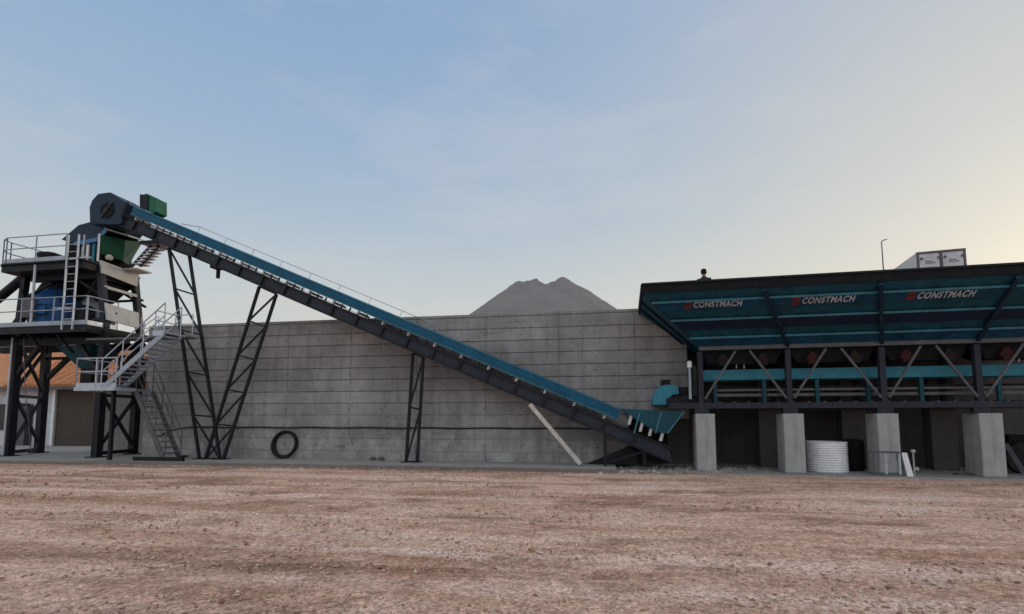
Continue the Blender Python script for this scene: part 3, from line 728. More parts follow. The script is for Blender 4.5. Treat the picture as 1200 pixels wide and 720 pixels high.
# green hopper on the right face
gt = [W.at_y(115.5, 275, -.95), W.at_y(147, 282, -.25), W.at_y(167, 284, .75), W.at_y(140, 278, .75)]
gb = [W.at_y(117, 297, -.95), W.at_y(144, 306, -.25), W.at_y(151, 311, .55), W.at_y(132, 303, .55)]
gh = thing('weigh_hopper', 'green weigh hopper beside the conveyor head above the pale beam', 'hopper', (gb[0] + gb[2]) / 2)
m = MB(); m.hexa(gb, gt); m.build('body', 'green', gh)
m = MB(); t1 = [W.at_y(122, 268.5, -.95), W.at_y(150, 277, -.3), W.at_y(169, 283, .8), W.at_y(140, 276, .8)]
m.hexa([p + Vector((0, 0, .0)) for p in t1], [p + Vector((0, 0, .06)) for p in t1]); m.build('cover', 'pale', gh)
m = MB(); a = W.at_y(131, 302, -.75); m.lathe((a.x, a.y - .1, a.z - .12), [(.1, 0), (.14, .1), (.05, .2)], 10); m.build('vibrator', 'wood', gh)
# inclined ladder from the beam to the conveyor landing
al = thing('access_ladder', 'short sloping steel ladder between the tower and the conveyor underside', 'ladder', W.at_y(156, 313, -.6))
m = MB(); q0, q1, w0 = W.at_y(154, 313, -.6), W.at_y(177, 288, -.6), .3
for dx in (0, .38): m.beam(q0 + Vector((dx, 0, 0)), q1 + Vector((dx, 0, 0)), .05, .10)
m.build('stringer', 'dark_steel', al)
for i in range(1, 7):
    m = MB(); p = q0.lerp(q1, i / 7); m.box(p.x, p.x + .4, p.y - .03, p.y + .35, p.z - .02, p.z + .02); m.build('tread', 'pale', al)
m = MB(); e = W.at_y(168, 284, -.6); f_ = W.at_y(192, 288, -.6); m.box(e.x, f_.x, -.75, .1, e.z - .12, e.z - .06); m.build('landing', 'rail', al)
m = MB(); m.box(e.x, f_.x, -.80, -.755, e.z - .15, e.z - .02); m.build('landing_edge', 'dark_steel', al)

# screw conveyors coming in from the left
for a, b, lab in (((-60, 398), (31, 323), 'dark inclined screw tube meeting the tower left of the ladder, upper left'), ((8, 396), (59, 328), 'dark inclined screw tube passing behind the upper left column of the tower')):
    y = .2 if a[0] < 0 else .9
    pa, pb = W.at_y(*a, y), W.at_y(*b, y); s_ = thing('screw_conveyor', lab, 'screw conveyor', pa, group='screw conveyors feeding the tower')
    m = MB(); m.tube(pa, pb, .18, n=16); m.build('tube', 'dark_steel', s_, smooth=True)
    m = MB(); dd = (pb - pa).normalized()
    for k in (.02, .5, .97):
        p = pa.lerp(pb, k); m.tube(p - dd * .03, p + dd * .03, .24, n=16)
    m.build('flange', 'slate', s_)

# ------------------------------------------------------------------ steel staircase
sc = thing('steel_staircase', 'galvanised steel staircase in two flights with a railed landing beside the tower', 'stairs', W.at_z(150, 536, ZS))
yA0, yA1, yC0, yC1 = -2.45, -1.75, -1.65, -.95
lm0 = W.at_y(88, 459, yA0); lm1 = W.at_y(135, 458, yA0); ZL = lm0.z + .12
m = MB(); m.box(lm0.x, lm1.x, yA0, yC1, ZL - .05, ZL); m.build('landing', 'galv', sc)
m = MB(); m.box(lm0.x - .01, lm1.x + .01, yA0 - .05, yA0 - .003, ZL - .10, ZL + .02); m.box(lm1.x + .003, lm1.x + .05, yA0, yC0 - .05, ZL - .10, ZL + .02); m.box(lm0.x - .05, lm0.x - .012, yA0, yC1, ZL - .10, ZL + .02); m.build('landing_edge', 'galv', sc)
railing(sc, [(lm0.x, yC1, ZL), (lm0.x, yA0, ZL), (lm1.x - .0, yA0, ZL)], 1.05, .95, mat='galv', r=.024)
def flight(p0, p1, y0, y1, n, mat='galv', tmat='galv'):
    for y in (y0, y1):
        m = MB(); m.beam((p0.x, y, p0.z - .08), (p1.x, y, p1.z - .08), .05, .17); m.build('stringer', 'rail' if mat == 'galv' else mat, sc)
        m = MB(); up_ = Vector((0, 0, 1.0)); a, b = Vector((p0.x, y, p0.z)), Vector((p1.x, y, p1.z))
        m.tube(a + up_, b + up_, .022); m.tube(a + up_ * .55, b + up_ * .55, .018)
        for i in range(4):
            p = a.lerp(b, i / 3); m.tube(p - Vector((0, 0, .1)), p + up_, .02)
        m.build('handrail', mat, sc)
    for i in range(1, n):
        p = p0.lerp(p1, i / n); m = MB(); m.box(p.x - .13, p.x + .13, y0 + .03, y1 - .03, p.z - .04, p.z); m.build('tread', tmat, sc)
ft0 = Vector((W.at_y(118, 455, yA0).x, 0, ZL)); tp = W.at_y(192, 390, yA0); ZT = tp.z + .05
flight(ft0, Vector((tp.x, 0, ZT)), yA0, yA1, 14)
fb = W.at_z(196, 536, ZS); flight(Vector((lm1.x, 0, ZL)), Vector((W.at_y(193, 530, yC0).x, 0, ZS + .05)), yC0, yC1, 12, 'strut', 'strut')
t0x = tp.x; t1x = W.at_y(204, 389, -1.6).x
m = MB(); m.box(t0x, t1x, yA0, -1.5, ZT - .06, ZT); m.build('landing', 'galv', sc)
m = MB(); m.box(t0x + .0, t1x, yA0 - .04, yA0 - .003, ZT - .16, ZT + .02); m.box(t1x + .003, t1x + .04, yA0, -1.5, ZT - .16, ZT + .02); m.build('landing_edge', 'galv', sc)
railing(sc, [(t0x + .3, -1.55, ZT), (t1x, -1.55, ZT), (t1x, yA0 + .05, ZT)], .75, .6, mat='galv', toe=False, r=.018)
m = MB(); m.box(xr + .0, t0x - .003, -1.55, -1.0, ZT - .06, ZT); m.build('gangway', 'strut', sc)
g0 = W.at_y(166, 384, -.9); g1 = W.at_y(186, 384, -.9)
m = MB(); bowed = [(g0.x + (g1.x - g0.x) * k, -.9, ZT + .35 + .55 * k ** .6) for k in (0, .25, .5, .75, .95)] + [(g1.x, -.9, ZT + .6), (g1.x, -.9, ZT)]
m.path(bowed, .018, 6); m.tube((g0.x, -.9, ZT), (g0.x, -.9, ZT + .95), .018); m.tube((g0.x, -.9, ZT + .45), (g1.x, -.9, ZT + .45), .016); m.build('railing', 'galv', sc)
for x in (W.at_y(150, 500, yA1).x, lm0.x + .5):
    pass
m = MB(); x_ = W.at_y(131, 500, yC0).x; m.beam((x_, yC0, ZS), (x_, yC0, ZL - .05), .11); m.build('support_post', 'dark_steel', sc)
m = MB(); x_ = W.at_y(215, 534, yC0 - .1).x; m.box(W.at_y(160, 534, yC0).x, x_, yC0 - .15, yC0 - .03, ZS + .002, ZS + .13); m.box(x_ - .2, x_, yC0 - .17, yC0 + .1, ZS + .132, ZS + .2); m.build('base_beam', 'dark_steel', sc)

# ------------------------------------------------------------------ house at the far left
yh_ = 6.2
e0 = W.at_y(-40, 452, yh_); hb = thing('tile_roof_house', 'white walled building with orange clay tile roof behind the tower', 'building', W.at_z(30, 527, ZS))
xr_ = W.at_y(66, 470, yh_).x; xl_ = -42; ze = W.at_y(30, 455, yh_ - .4).z; zr_ = W.at_y(30, 413, yh_ + 4).z
xr2 = W.at_y(118, 450, yh_).x
m = MB(); m.box(xl_, xr_, yh_, yh_ + 8, ZS - .1, ze); m.build('wall', 'plaster', hb)
m = MB(); m.hexa([(xl_, yh_ - .5, ze - .02), (xr2, yh_ - .5, ze - .02), (xr2, yh_ + 4, zr_), (xl_, yh_ + 4, zr_)], [(xl_, yh_ - .5, ze + .12), (xr2, yh_ - .5, ze + .12), (xr2, yh_ + 4, zr_ + .14), (xl_, yh_ + 4, zr_ + .14)])
m.hexa([(xl_, yh_ + 8.5, ze - .02), (xr2, yh_ + 8.5, ze - .02), (xr2, yh_ + 4.01, zr_), (xl_, yh_ + 4.01, zr_)], [(xl_, yh_ + 8.5, ze + .12), (xr2, yh_ + 8.5, ze + .12), (xr2, yh_ + 4.01, zr_ + .14), (xl_, yh_ + 4.01, zr_ + .14)])
rf = m.build('roof', 'tiles', hb)
m = MB(); z_ = 0
n = int((xr2 - xl_) / .28)
for i in range(n):
    x = xl_ + .14 + i * .28
    if x > -34: m.tube((x, yh_ - .53, ze + .13), (x, yh_ + 4, zr_ + .15), .075, n=6)
m.build('ridge_tiles', 'tiles', rf); 
m = MB(); m.box(xl_, xr2, yh_ - .56, yh_ - .5, ze - .12, ze + .06); m.build('gutter', 'strut', rf)
m = MB(); m.box(xr_ + .02, xr2 - .1, yh_ + .05, yh_ + 8, ZS - .1, ze - .05); m.build('shutter_door', 'door_brown', hb)
m = MB(); m.box(xr_ - .16, xr_ + .02, yh_ - .1, yh_ - .003, ZS, ze - .05); m.build('corner_post', 'white', hb)
def pane(u0, v0, u1, v1, name, mat, th=.06):
    a, b = W.at_y(u0, v0, yh_), W.at_y(u1, v1, yh_); m = MB(); m.box(a.x, b.x, yh_ - th, yh_ - .003, max(ZS, b.z), a.z); return m.build(name, mat, hb)
pane(-2, 474, 7, 504, 'window', 'glass'); dr_ = pane(15, 476, 34, 530, 'door', 'strut')
a, b = W.at_y(33, 474, yh_), W.at_y(36, 530, yh_); m = MB(); m.box(a.x, b.x, yh_ - .09, yh_ - .062, ZS, a.z); m.build('door_frame', 'dark_steel', dr_)
a, b = W.at_y(14, 473, yh_), W.at_y(36, 476, yh_); m = MB(); m.box(a.x, b.x, yh_ - .09, yh_ - .062, b.z, a.z); m.build('door_frame', 'dark_steel', dr_)

# ------------------------------------------------------------------ aggregate bins on piers (frame H)
HZ = .03
pt = H.at_y(828, 485, 0).z
pier_px = [(817, 838), (919, 944), (1030, 1055), (1150, 1178)]
sx_ = [(H.at_y(a, 520, 0).x + H.at_y(b, 520, 0).x) / 2 for a, b in pier_px]
PW = .56
slab2 = MB(H); slab2.hexa([(-3.9, -.55, -.3), (14, -.45, -.3), (14, 4.2, -.3), (-3.9, 4.2, -.3)], [(-3.9, -.5, HZ), (14, -.4, HZ), (14, 4.2, HZ), (-3.9, 4.2, HZ)])
tag(slab2.build('bin_floor', 'slab'), kind='structure')
m = MB(H); m.box(sx_[0] - PW / 2, sx_[0] + PW / 2, 0, .75, HZ, pt)
pier0 = m.build('concrete_pier', 'pier', bevel=.03); tag(pier0, 'short square concrete pier nearest the conveyor tail', 'pier', 'front piers under the bins')
plabs = ['square concrete pier second from the left, just left of the corrugated metal roll', 'square concrete pier behind the wire trolley', 'widest looking concrete pier at the right edge of the picture']
spc = (sx_[3] - sx_[0]) / 3
for i in range(1, 4):
    c = pier0.copy(); COL.objects.link(c); c['label'] = plabs[i - 1]
    dx = sx_[i] - sx_[0]; c.location = pier0.location + Vector((H.a[0] * dx, H.a[1] * dx, 0)); ORG[c] = ORG[pier0]
    c.scale.x = (1, 1.0, .98, 1.0)[i]
# rear piers
rp_px = [(795, 543), (905, 543), (1004, 546), (1110, 548)]
rlab = ['dark rear pier in shade left of the first front pier', 'shaded rear pier just left of the second front pier', 'shaded rear pier between the corrugated roll and the third front pier', 'shaded rear pier left of the fourth front pier']
m = MB(H); q = H.at_y(*rp_px[0], 1.9); m.box(q.x - .35, q.x + .35, 1.9, 2.4, HZ, 3.3); rp0 = m.build('rear_pier', 'shade_conc', bevel=.02); tag(rp0, rlab[0], 'pier', 'rear piers in the shade under the bins')
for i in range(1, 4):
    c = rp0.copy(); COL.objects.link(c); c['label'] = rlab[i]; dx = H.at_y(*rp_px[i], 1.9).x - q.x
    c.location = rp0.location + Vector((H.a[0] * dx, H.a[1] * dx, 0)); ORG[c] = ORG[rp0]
m = MB(H); m.box(-4.0, 16, 3.3, 3.6, HZ, 4.6); tag(m.build('bay_wall', 'shade_conc'), 'shaded concrete wall at the back of the bay under the bins', 'wall')
m = MB(H); m.box(-3.5, -3.2, 1.7, 3.29, HZ, 4.6); tag(m.build('bay_side_wall', 'shade_conc'), 'shaded concrete cross wall behind the conveyor tail', 'wall')

ag = thing('aggregate_bins', 'teal row of aggregate bins on a dark truss frame carried by the piers', 'bins', (sx_[1], .4, pt), H)
ZR = 5.40
yR = H.at_z(753, 333, ZR).y; yBk = H.at_z(747, 360, ZR).y
yb0 = .08; zb0 = H.at_y(820, 406, yb0).z; yb1 = H.at_z(806, 416, zb0).y
top_u = [(753, 333), (895, 324.5), (1033, 316), (1195, 307)]
ts_ = [H.at_z(u, v, ZR).x for u, v in top_u]; ts_.append(2 * ts_[2] - ts_[0])
bs_ = [H.at_y(u, 405, yb0).x for u in (820, 923, 1033, 1145)]; bs_.append(2 * bs_[2] - bs_[0])
TL, TR, BL_, BR_ = ts_[0], ts_[4], bs_[0], bs_[4]
lipz = .28
Ztp = ZR - lipz
front_n = Vector((0, -(ZR - lipz - zb0), -(yb0 - yR))).normalized()
def onface(f, g, off=0):                       # f along the row 0..1, g from top 0 to bottom 1
    a = Vector((TL + (TR - TL) * f, yR, Ztp)); b = Vector((BL_ + (BR_ - BL_) * f, yb0, zb0)); return a.lerp(b, g) + front_n * off
def face_between(x0, x1, g, off=0): 
    a = Vector((ts_[x0], yR, Ztp)).lerp(Vector((bs_[x0], yb0, zb0)), g); b = Vector((ts_[x1], yR, Ztp)).lerp(Vector((bs_[x1], yb0, zb0)), g)
    return a + front_n * off, b + front_n * off
for i in range(4):
    a0, b0 = face_between(i, i + 1, 0); a1, b1 = face_between(i, i + 1, 1)
    m = MB(H); m.hexa([a0, b0, b1, a1], [p - front_n * .03 for p in (a0, b0, b1, a1)]); fp = m.build('front_panel', 'hop_teal', ag)
    for g, g2, mt in ((.14, .30, 'hop_lit'), (.47, .66, 'hop_navy'), (.81, .985, 'hop_lit')):
        a, b = face_between(i, i + 1, g); c_, d_ = face_between(i, i + 1, g2)
        st = MB(H); o1 = front_n * .055; o0 = front_n * .002
        st.hexa([a + o0, b + o0, b + o1, a + o1], [c_ + o0, d_ + o0, d_ + o1 * .8, c_ + o1 * .8])
        so = st.build('stiffener', mt, fp)
        e = MB(H); e.beam(a + front_n * .062, b + front_n * .062, .02, .06); e.build('edge_highlight', 'hop_line', so)  # pale strip paints the highlight along the stiffener's top edge
for i in range(1, 5):
    m = MB(H); a, b = face_between(i, i, 0)[0], face_between(i, i, 1)[0]
    m.beam(a + front_n * .08, b + front_n * .06, .09, .12); m.build('rib', 'navy', ag)
m = MB(H)
m.box(TL - .03, TR + .03, yR - .06, yR - .0, Ztp, ZR); rim = m.build('rim', 'blind', ag)
m = MB(H); m.box(TL - .03, TR + .03, yR - .10, yR - .062, ZR - .05, ZR + .0); m.build('rim_edge', 'dark_steel', rim)
for x_ in (TL - .05, TR):
    m = MB(H); m.box(x_, x_ + .05, yR + .003, yBk, Ztp, ZR); m.build('end_rim', 'blind', ag)
def endpanel(T, B_, sg):
    a = [(T, yR, Ztp), (T, yBk, Ztp), (B_, yb1, zb0), (B_, yb0, zb0)]; m = MB(H); m.hexa(a, [(x + sg * .03, y, z) for x, y, z in a]); o = m.build('end_panel', 'hop_teal', ag)
    for k in (.33, .66):
        m = MB(H); p = Vector((T, yR, Ztp)).lerp(Vector((T, yBk, Ztp)), k); q_ = Vector((B_, yb0, zb0)).lerp(Vector((B_, yb1, zb0)), k); sh = Vector((-sg * .02, 0, -.015))
        m.beam(p + sh, q_ + sh, .05, .05); m.build('rib', 'hop_navy', o)
endpanel(TL, BL_, 1); endpanel(TR, BR_, -1)
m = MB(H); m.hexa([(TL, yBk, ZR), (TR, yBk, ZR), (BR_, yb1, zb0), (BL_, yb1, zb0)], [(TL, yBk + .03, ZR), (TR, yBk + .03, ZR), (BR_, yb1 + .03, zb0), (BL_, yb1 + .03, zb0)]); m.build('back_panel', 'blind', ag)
for i in range(1, 4):
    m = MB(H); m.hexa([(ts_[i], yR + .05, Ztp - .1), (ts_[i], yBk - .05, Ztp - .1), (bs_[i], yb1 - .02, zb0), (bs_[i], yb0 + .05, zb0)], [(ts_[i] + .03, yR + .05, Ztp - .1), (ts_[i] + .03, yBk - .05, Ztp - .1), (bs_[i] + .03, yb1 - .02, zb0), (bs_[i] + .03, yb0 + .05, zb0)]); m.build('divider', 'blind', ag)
# truss frame
yf = .16
m = MB(H); m.box(BL_ - .02, BR_ + .02, yf - .12, yf + .1, zb0 - .13, zb0 - .01); m.build('top_beam', 'strut', ag)
zl0 = H.at_y(820, 479, yf).z; zl1 = H.at_y(820, 472.5, yf).z
m = MB(H); xs0 = H.at_y(783, 476, yf).x; m.box(xs0, BR_ + .1, yf - .10, yf + .1, zl0, zl1); m.build('bottom_beam', 'slate', ag)
m = MB(H); m.box(xs0, BR_ + .1, 1.7, 1.85, zl0, zl1); m.build('bottom_beam', 'dark_steel', ag)
for i, x in enumerate(bs_):
    m = MB(H); m.box(x - .075, x + .075, yf - .08, yf + .08, zl1 + .002, zb0 - .172); m.box(x - .2, x + .2, yf - .09, yf + .09, pt + .004, zl0 - .002); m.build('post', 'slate', ag)
    m = MB(H); m.box(x - .06, x + .06, 1.7, 1.82, zl1 + .002, zb0 - .1); m.build('rear_post', 'dark_steel', ag)
for i in range(4):
    x0, x1 = bs_[i], bs_[i + 1]; z0_, z1_ = zl1 + .12, zb0 - .18
    for sg, xa, xb in ((1, x0 + .1, x0 + (x1 - x0) * .41), (-1, x1 - .1, x0 + (x1 - x0) * .57)):
        m = MB(H); m.beam((xa, yf - .11, z0_), (xb, yf - .11, z1_), .04, .06); m.build('diagonal', 'strut', ag)
    # discharge gates
    for k in (.27, .72):
        xc = x0 + (x1 - x0) * k; m = MB(H); zz = zb0 - .25
        m.hexa([(xc - .20, .08, zz - .26), (xc + .20, .08, zz - .26), (xc + .20, .27, zz - .26), (xc - .20, .27, zz - .26)], [(xc - .04, .12, zz), (xc + .04, .12, zz), (xc + .04, .27, zz), (xc - .04, .27, zz)])
        m.box(xc - .12, xc + .12, .06, .2, zz - .36, zz - .262)
        m.build('discharge_gate', 'gate_red' if (k < .5 and i) else 'gate_brown', ag)
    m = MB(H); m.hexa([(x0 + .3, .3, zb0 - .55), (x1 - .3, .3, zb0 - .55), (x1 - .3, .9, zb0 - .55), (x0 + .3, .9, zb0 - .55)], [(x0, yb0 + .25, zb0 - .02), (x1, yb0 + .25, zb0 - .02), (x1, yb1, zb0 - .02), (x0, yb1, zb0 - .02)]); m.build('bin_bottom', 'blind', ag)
# small lamp / cylinder rods seen between the struts
for u, v0, v1 in ((863, 413, 432), (872, 412, 432), (1194, 405, 424)):
    m = MB(H); a, b = H.at_y(u, v0, .45), H.at_y(u, v1, .45); m.tube(a, b, .02); m.build('gate_rod', 'galv', ag)
m = MB(H); a = H.at_y(863, 420, .42); m.lathe((a.x, .42, a.z - .07), [(.02, 0), (.06, .05), (.05, .12)], 10); m.build('lamp_bulb', 'white', ag)

# lettering on the panels
def text_mesh(txt, bold=.035):
    cu = bpy.data.curves.new('lettering', 'FONT'); cu.body = txt; cu.size = 1; cu.offset = bold; cu.shear = 0; cu.space_character = 1.15
    o = bpy.data.objects.new('lettering', cu); COL.objects.link(o); bpy.context.view_layer.update()
    me = bpy.data.meshes.new_from_object(o.evaluated_get(bpy.context.evaluated_depsgraph_get()))
    bpy.data.objects.remove(o); return me
TXT = text_mesh('CONSTMACH')
vx = [v.co.x for v in TXT.vertices]; vy = [v.co.y for v in TXT.vertices]
tx0, tx1, ty0, ty1 = min(vx), max(vx), min(vy), max(vy)
pface = onface(.2, .3)
def sign(u0, u1, vc0, vc1, parent, emblem=True):
    """lettering lying on the sloping panel between two photo columns"""
    off = front_n * .062
    A_ = H.hit(u0, vc0, onface(.2, .3) + off, front_n); B_ = H.hit(u1, vc1, onface(.2, .3) + off, front_n)
    ex = Vector((1, 0, 0)); wid = B_.x - A_.x; upv = (onface(.2, 0) - onface(.2, 1)); upv.x = 0; upv.normalize()
    hgt = .235
    me = bpy.data.meshes.new('lettering'); vs = []
    base = Vector((A_.x, (A_.y + B_.y) / 2, (A_.z + B_.z) / 2)) - upv * .075
    for v in TXT.vertices: vs.append(base + ex * ((v.co.x - tx0) / (tx1 - tx0) * wid) + upv * ((v.co.y - ty0) / (ty1 - ty0) - .5) * hgt)
    mb = MB(H); mb.v = vs; mb.f = [list(p.vertices) for p in TXT.polygons]; mb.build('lettering', 'sign', parent)
    em = MB(H); c0 = base - ex * .24
    for (x0, x1, y0, y1) in ((0, .05, -.14, .13), (.052, .17, .05, .13), (.052, .17, -.14, -.06), (.09, .17, -.04, .03)):
        p = [c0 + ex * x + upv * y for x, y in ((x0, y0), (x1, y0), (x1, y1), (x0, y1))]; em.poly(p)
    em.build('emblem', 'red', parent)
pans = [o for o in ag.children if o.name.startswith('front_panel')]
sign(813, 870, 355.5, 352.5, pans[0]); sign(941, 1003, 350.5, 347, pans[1]); sign(1077, 1145, 344.5, 340.5, pans[2])
# name on the mixer plate, small
mb = MB(W); cmx = ORG[npl]
xs0_, xw = W.at_y(64, 358, -1.03).x, .95
mb.v = [Vector((xs0_ + (v.co.x - tx0) / (tx1 - tx0) * xw, -1.024, ZD + .72 + (v.co.y - ty0) / (ty1 - ty0) * .13)) for v in TXT.vertices]
mb.f = [list(p.vertices) for p in TXT.polygons]; mb.build('lettering', 'white', npl)

# horizontal belt under the bins
cb = thing('collecting_conveyor', 'horizontal weigh belt with teal skirt running under the bins', 'conveyor', (sx_[1], .9, zl1), H)
z0_, z1_ = H.at_y(1010, 443, .55).z, H.at_y(1010, 430.5, .55).z
m = MB(H); m.box(BL_ + .15, BR_, .55, .58, z0_, z1_); m.build('skirt', 'cyan', cb); m = MB(H); m.box(BL_ + .15, BR_, 1.35, 1.38, z0_, z1_); m.build('skirt', 'cyan', cb)
for zc, hh in ((H.at_y(900, 457, .55).z, .07), (H.at_y(900, 463, .55).z, .09)):
    m = MB(H); m.box(BL_ + .5, BR_, .52, .58, zc - hh / 2, zc + hh / 2); m.build('side_rail', 'strut', cb)
m = MB(H); m.box(BL_ + .2, BR_, .6, 1.33, z0_ - .25, z0_ - .22); m.build('belt', 'black', cb)
for u in (838, 895, 957, 1017, 1079, 1170):
    m = MB(H); x = H.at_y(u, 455, .5).x; m.box(x - .05, x + .05, .44, .515, zl1 + .003, z0_ - .02); m.build('leg', 'teal', cb)
for i in range(26):
    m = MB(H); x = BL_ + .6 + i * .42; m.tube((x, .5, z0_ - .72), (x, 1.4, z0_ - .72), .045); m.build('return_roller', 'strut', cb)
dome = [(765, 475), (765, 466), (768, 459), (773, 453.5), (780, 451), (788, 451), (795, 453), (796, 462), (788, 463), (784, 467), (781, 475)]
q = [H.at_y(u, v, .35) for u, v in dome]; m = MB(H); m.prism([(p.x, p.z) for p in q], .35, 1.2); m.build('head_cover', 'cyan', cb, bevel=.015)
m = MB(H); a = H.at_y(780, 449, .6); m.box(a.x - .14, a.x + .14, .5, .9, a.z - .1, a.z + .1); m.build('head_motor', 'black', cb)
m = MB(H); a, b = H.at_y(781, 470, .33), H.at_y(820, 470, .33); m.box(a.x, BL_ + .3, .3, 1.3, a.z - .12, a.z + .08); a2 = H.at_y(797, 458, .4); m.box(a2.x, BL_ - .12, .5, 1.0, a2.z - .12, a2.z + .12); m.build('head_frame', 'dark_steel', cb)
m = MB(H); a, b = H.at_y(808, 431, .0), H.at_y(809.5, 468, .0); m.tube((a.x, -.0, b.z), (a.x, 0, a.z), .045); m.build('air_cylinder', 'rail', cb)
m = MB(H); m.lathe((a.x, 0, a.z + .002), [(.07, 0), (.07, .16), (.05, .2)], 12); m.build('cylinder_cap', 'white', cb)
m = MB(H); m.box(a.x + .07, a.x + .2, -.05, .15, b.z + .1, a.z + .05); m.build('control_box', 'black', cb)

# ------------------------------------------------------------------ objects between the piers
q0, q1 = H.at_y(949, 535, .45), H.at_y(997, 535, .45); r = (q1.x - q0.x) / 2; zt = H.at_y(970, 518, .45).z
prf = [(r, 0)]; nrib = 13
for i in range(nrib):
    z = (zt - HZ) * i / nrib; dz = (zt - HZ) / nrib
    prf += [(r * .97, z + dz * .1), (r * 1.03, z + dz * .42), (r * 1.03, z + dz * .58), (r * .97, z + dz * .9)]
prf += [(r, zt - HZ), (r * .94, zt - HZ), (r * .94, .03)]
m = MB(H); m.lathe(((q0.x + q1.x) / 2, .75 + .0, HZ + .002), prf, 40); tag(m.build('corrugated_roll', 'white', smooth=True), 'pale corrugated metal roll standing upright between the second and third piers', 'metal roll')
a, b = H.at_y(992, 520, 1.2), H.at_y(1011, 549, 1.2)
m = MB(H); m.lathe(((a.x + b.x) / 2, 1.3, HZ + .002), [(.26, 0), (.30, .05), (.30, .85), (.27, .92), (.1, .95)], 20); tag(m.build('dark_barrel', 'blind', smooth=True), 'dark barrel in shade right of the corrugated roll', 'barrel')
tl = thing('wire_trolley', 'thin grey wire frame stand in front of the third pier', 'trolley', H.at_z(1042, 553, HZ), H)
f0, f1, f2, f3 = [H.at_y(u, v, -.25) for u, v in ((1022, 530), (1056, 530), (1060, 552), (1026, 552))]
m = MB(H); zt = f0.z
for y in (-.25, -.02):
    m.tube((f0.x, y, zt), (f1.x, y, zt), .015); m.tube((f0.x, y, zt), (f3.x, y, HZ), .013); m.tube((f1.x, y, zt), (f2.x, y, HZ), .013); m.tube((f3.x, y, HZ + .06), (f2.x, y, HZ + .06), .012)
for x in (f0.x, f1.x): m.tube((x, -.25, zt), (x, -.02, zt), .013)
m.build('frame', 'strut', tl)
for k in (.45, .92):
    m = MB(H); x = f0.x + (f1.x - f0.x) * k; m.box(x - .03, x + .03, -.27, -.255, HZ + .05, zt - .05); m.build('slat', 'galv', tl)
a, b = H.at_y(1058.5, 531, -.2), H.at_y(1069, 552, -.2)
m = MB(H); m.hexa([(a.x + .06, -.22, HZ), (b.x + .02, -.22, HZ), (b.x + .02, -.17, HZ), (a.x + .06, -.17, HZ)], [(a.x, -.1, a.z), (b.x - .05, -.1, a.z), (b.x - .05, -.05, a.z), (a.x, -.05, a.z)]); tag(m.build('white_board', 'white'), 'white board standing upright right of the wire trolley', 'board')
a = H.at_y(1070, 531, .1)
m = MB(H); m.tube((a.x, .1, HZ), (a.x, .1, a.z), .02); m.lathe((a.x, .1, a.z), [(.03, 0), (.06, .03), (.05, .09)], 10); tag(m.build('marker_post', 'wood'), 'thin post with pale orange cap beside the white board', 'post')
a = H.at_z(1074, 551.5, HZ); m = MB(H); m.lathe((a.x, a.y, HZ), [(.05, 0), (.08, .03), (.06, .08), (.03, .1)], 9); tag(m.build('white_stone', 'white'), 'small white stone on the slab right of the white board', 'stone')
a, b = H.at_y(1178, 520, .9), H.at_y(1195, 551, .9)
m = MB(H); m.beam((a.x, .9, a.z), (b.x, .7, HZ + .03), .09, .11); tag(m.build('leaning_timber', 'strut'), 'grey timber leaning in the shade right of the last pier', 'timber')
wh = thing('wheel_stand', 'dark wheeled machine in shade at the right edge of the picture', 'machine', H.at_y(1200, 552, 1.3), H)
a = H.at_y(1196, 514, 1.3); m = MB(H); m.lathe((a.x, 1.2, HZ + .45), [(.44, 0), (.45, .08), (.45, .18), (.3, .2)], 28, 'y'); m.build('wheel', 'black', wh, smooth=True)
m = MB(H); m.box(a.x - .2, a.x + 1.4, 1.45, 2.2, HZ + .4, HZ + 1.1); m.build('chassis', 'blind', wh)
# rubble and planks at the slab edge
pts = []
for i in range(1100):
    u = random.gauss(812, 40) if random.random() < .75 else random.uniform(700, 1190)
    v = random.uniform(549, 556); p = at_z(u, v, 0); pts.append((p[0], p[1], random.uniform(0, .03), random.choice((.02, .03, .03, .045, .06, .10)) * (1 if u < 880 else .7)))
for i in range(700):
    s_ = random.uniform(-20, -.5); p = W.world((s_, -2.12 + abs(random.gauss(0, .14)) * -1, 0)); pts.append((p.x, p.y, random.uniform(0, .02), random.choice((.015, .02, .03, .045))))
for i in range(300):
    s_ = random.uniform(-18, -.5); p = W.world((s_, -.03 - abs(random.gauss(0, .10)), ZS)); pts.append((p.x, p.y, ZS + .005, random.choice((.012, .02, .03))))
rocks('rubble', 'rubble', pts, 'broken rubble and stones along the edge of the slab', 'rubble')
for (u0, u1, v, lab) in ((775, 818, 545.5, 'flat grey plank on the ground left of the first pier'), (1120, 1175, 554, 'flat grey plank in front of the last pier')):
    a, b = at_z(u0, v, .1), at_z(u1, v + .5, .1); m = MB(Z0); m.beam((a[0], a[1], .14 if u0 < 800 else .06), (b[0], b[1], .14 if u0 < 800 else .06), .2, .05); tag(m.build('plank', 'strut'), lab, 'plank', 'planks at the slab edge')

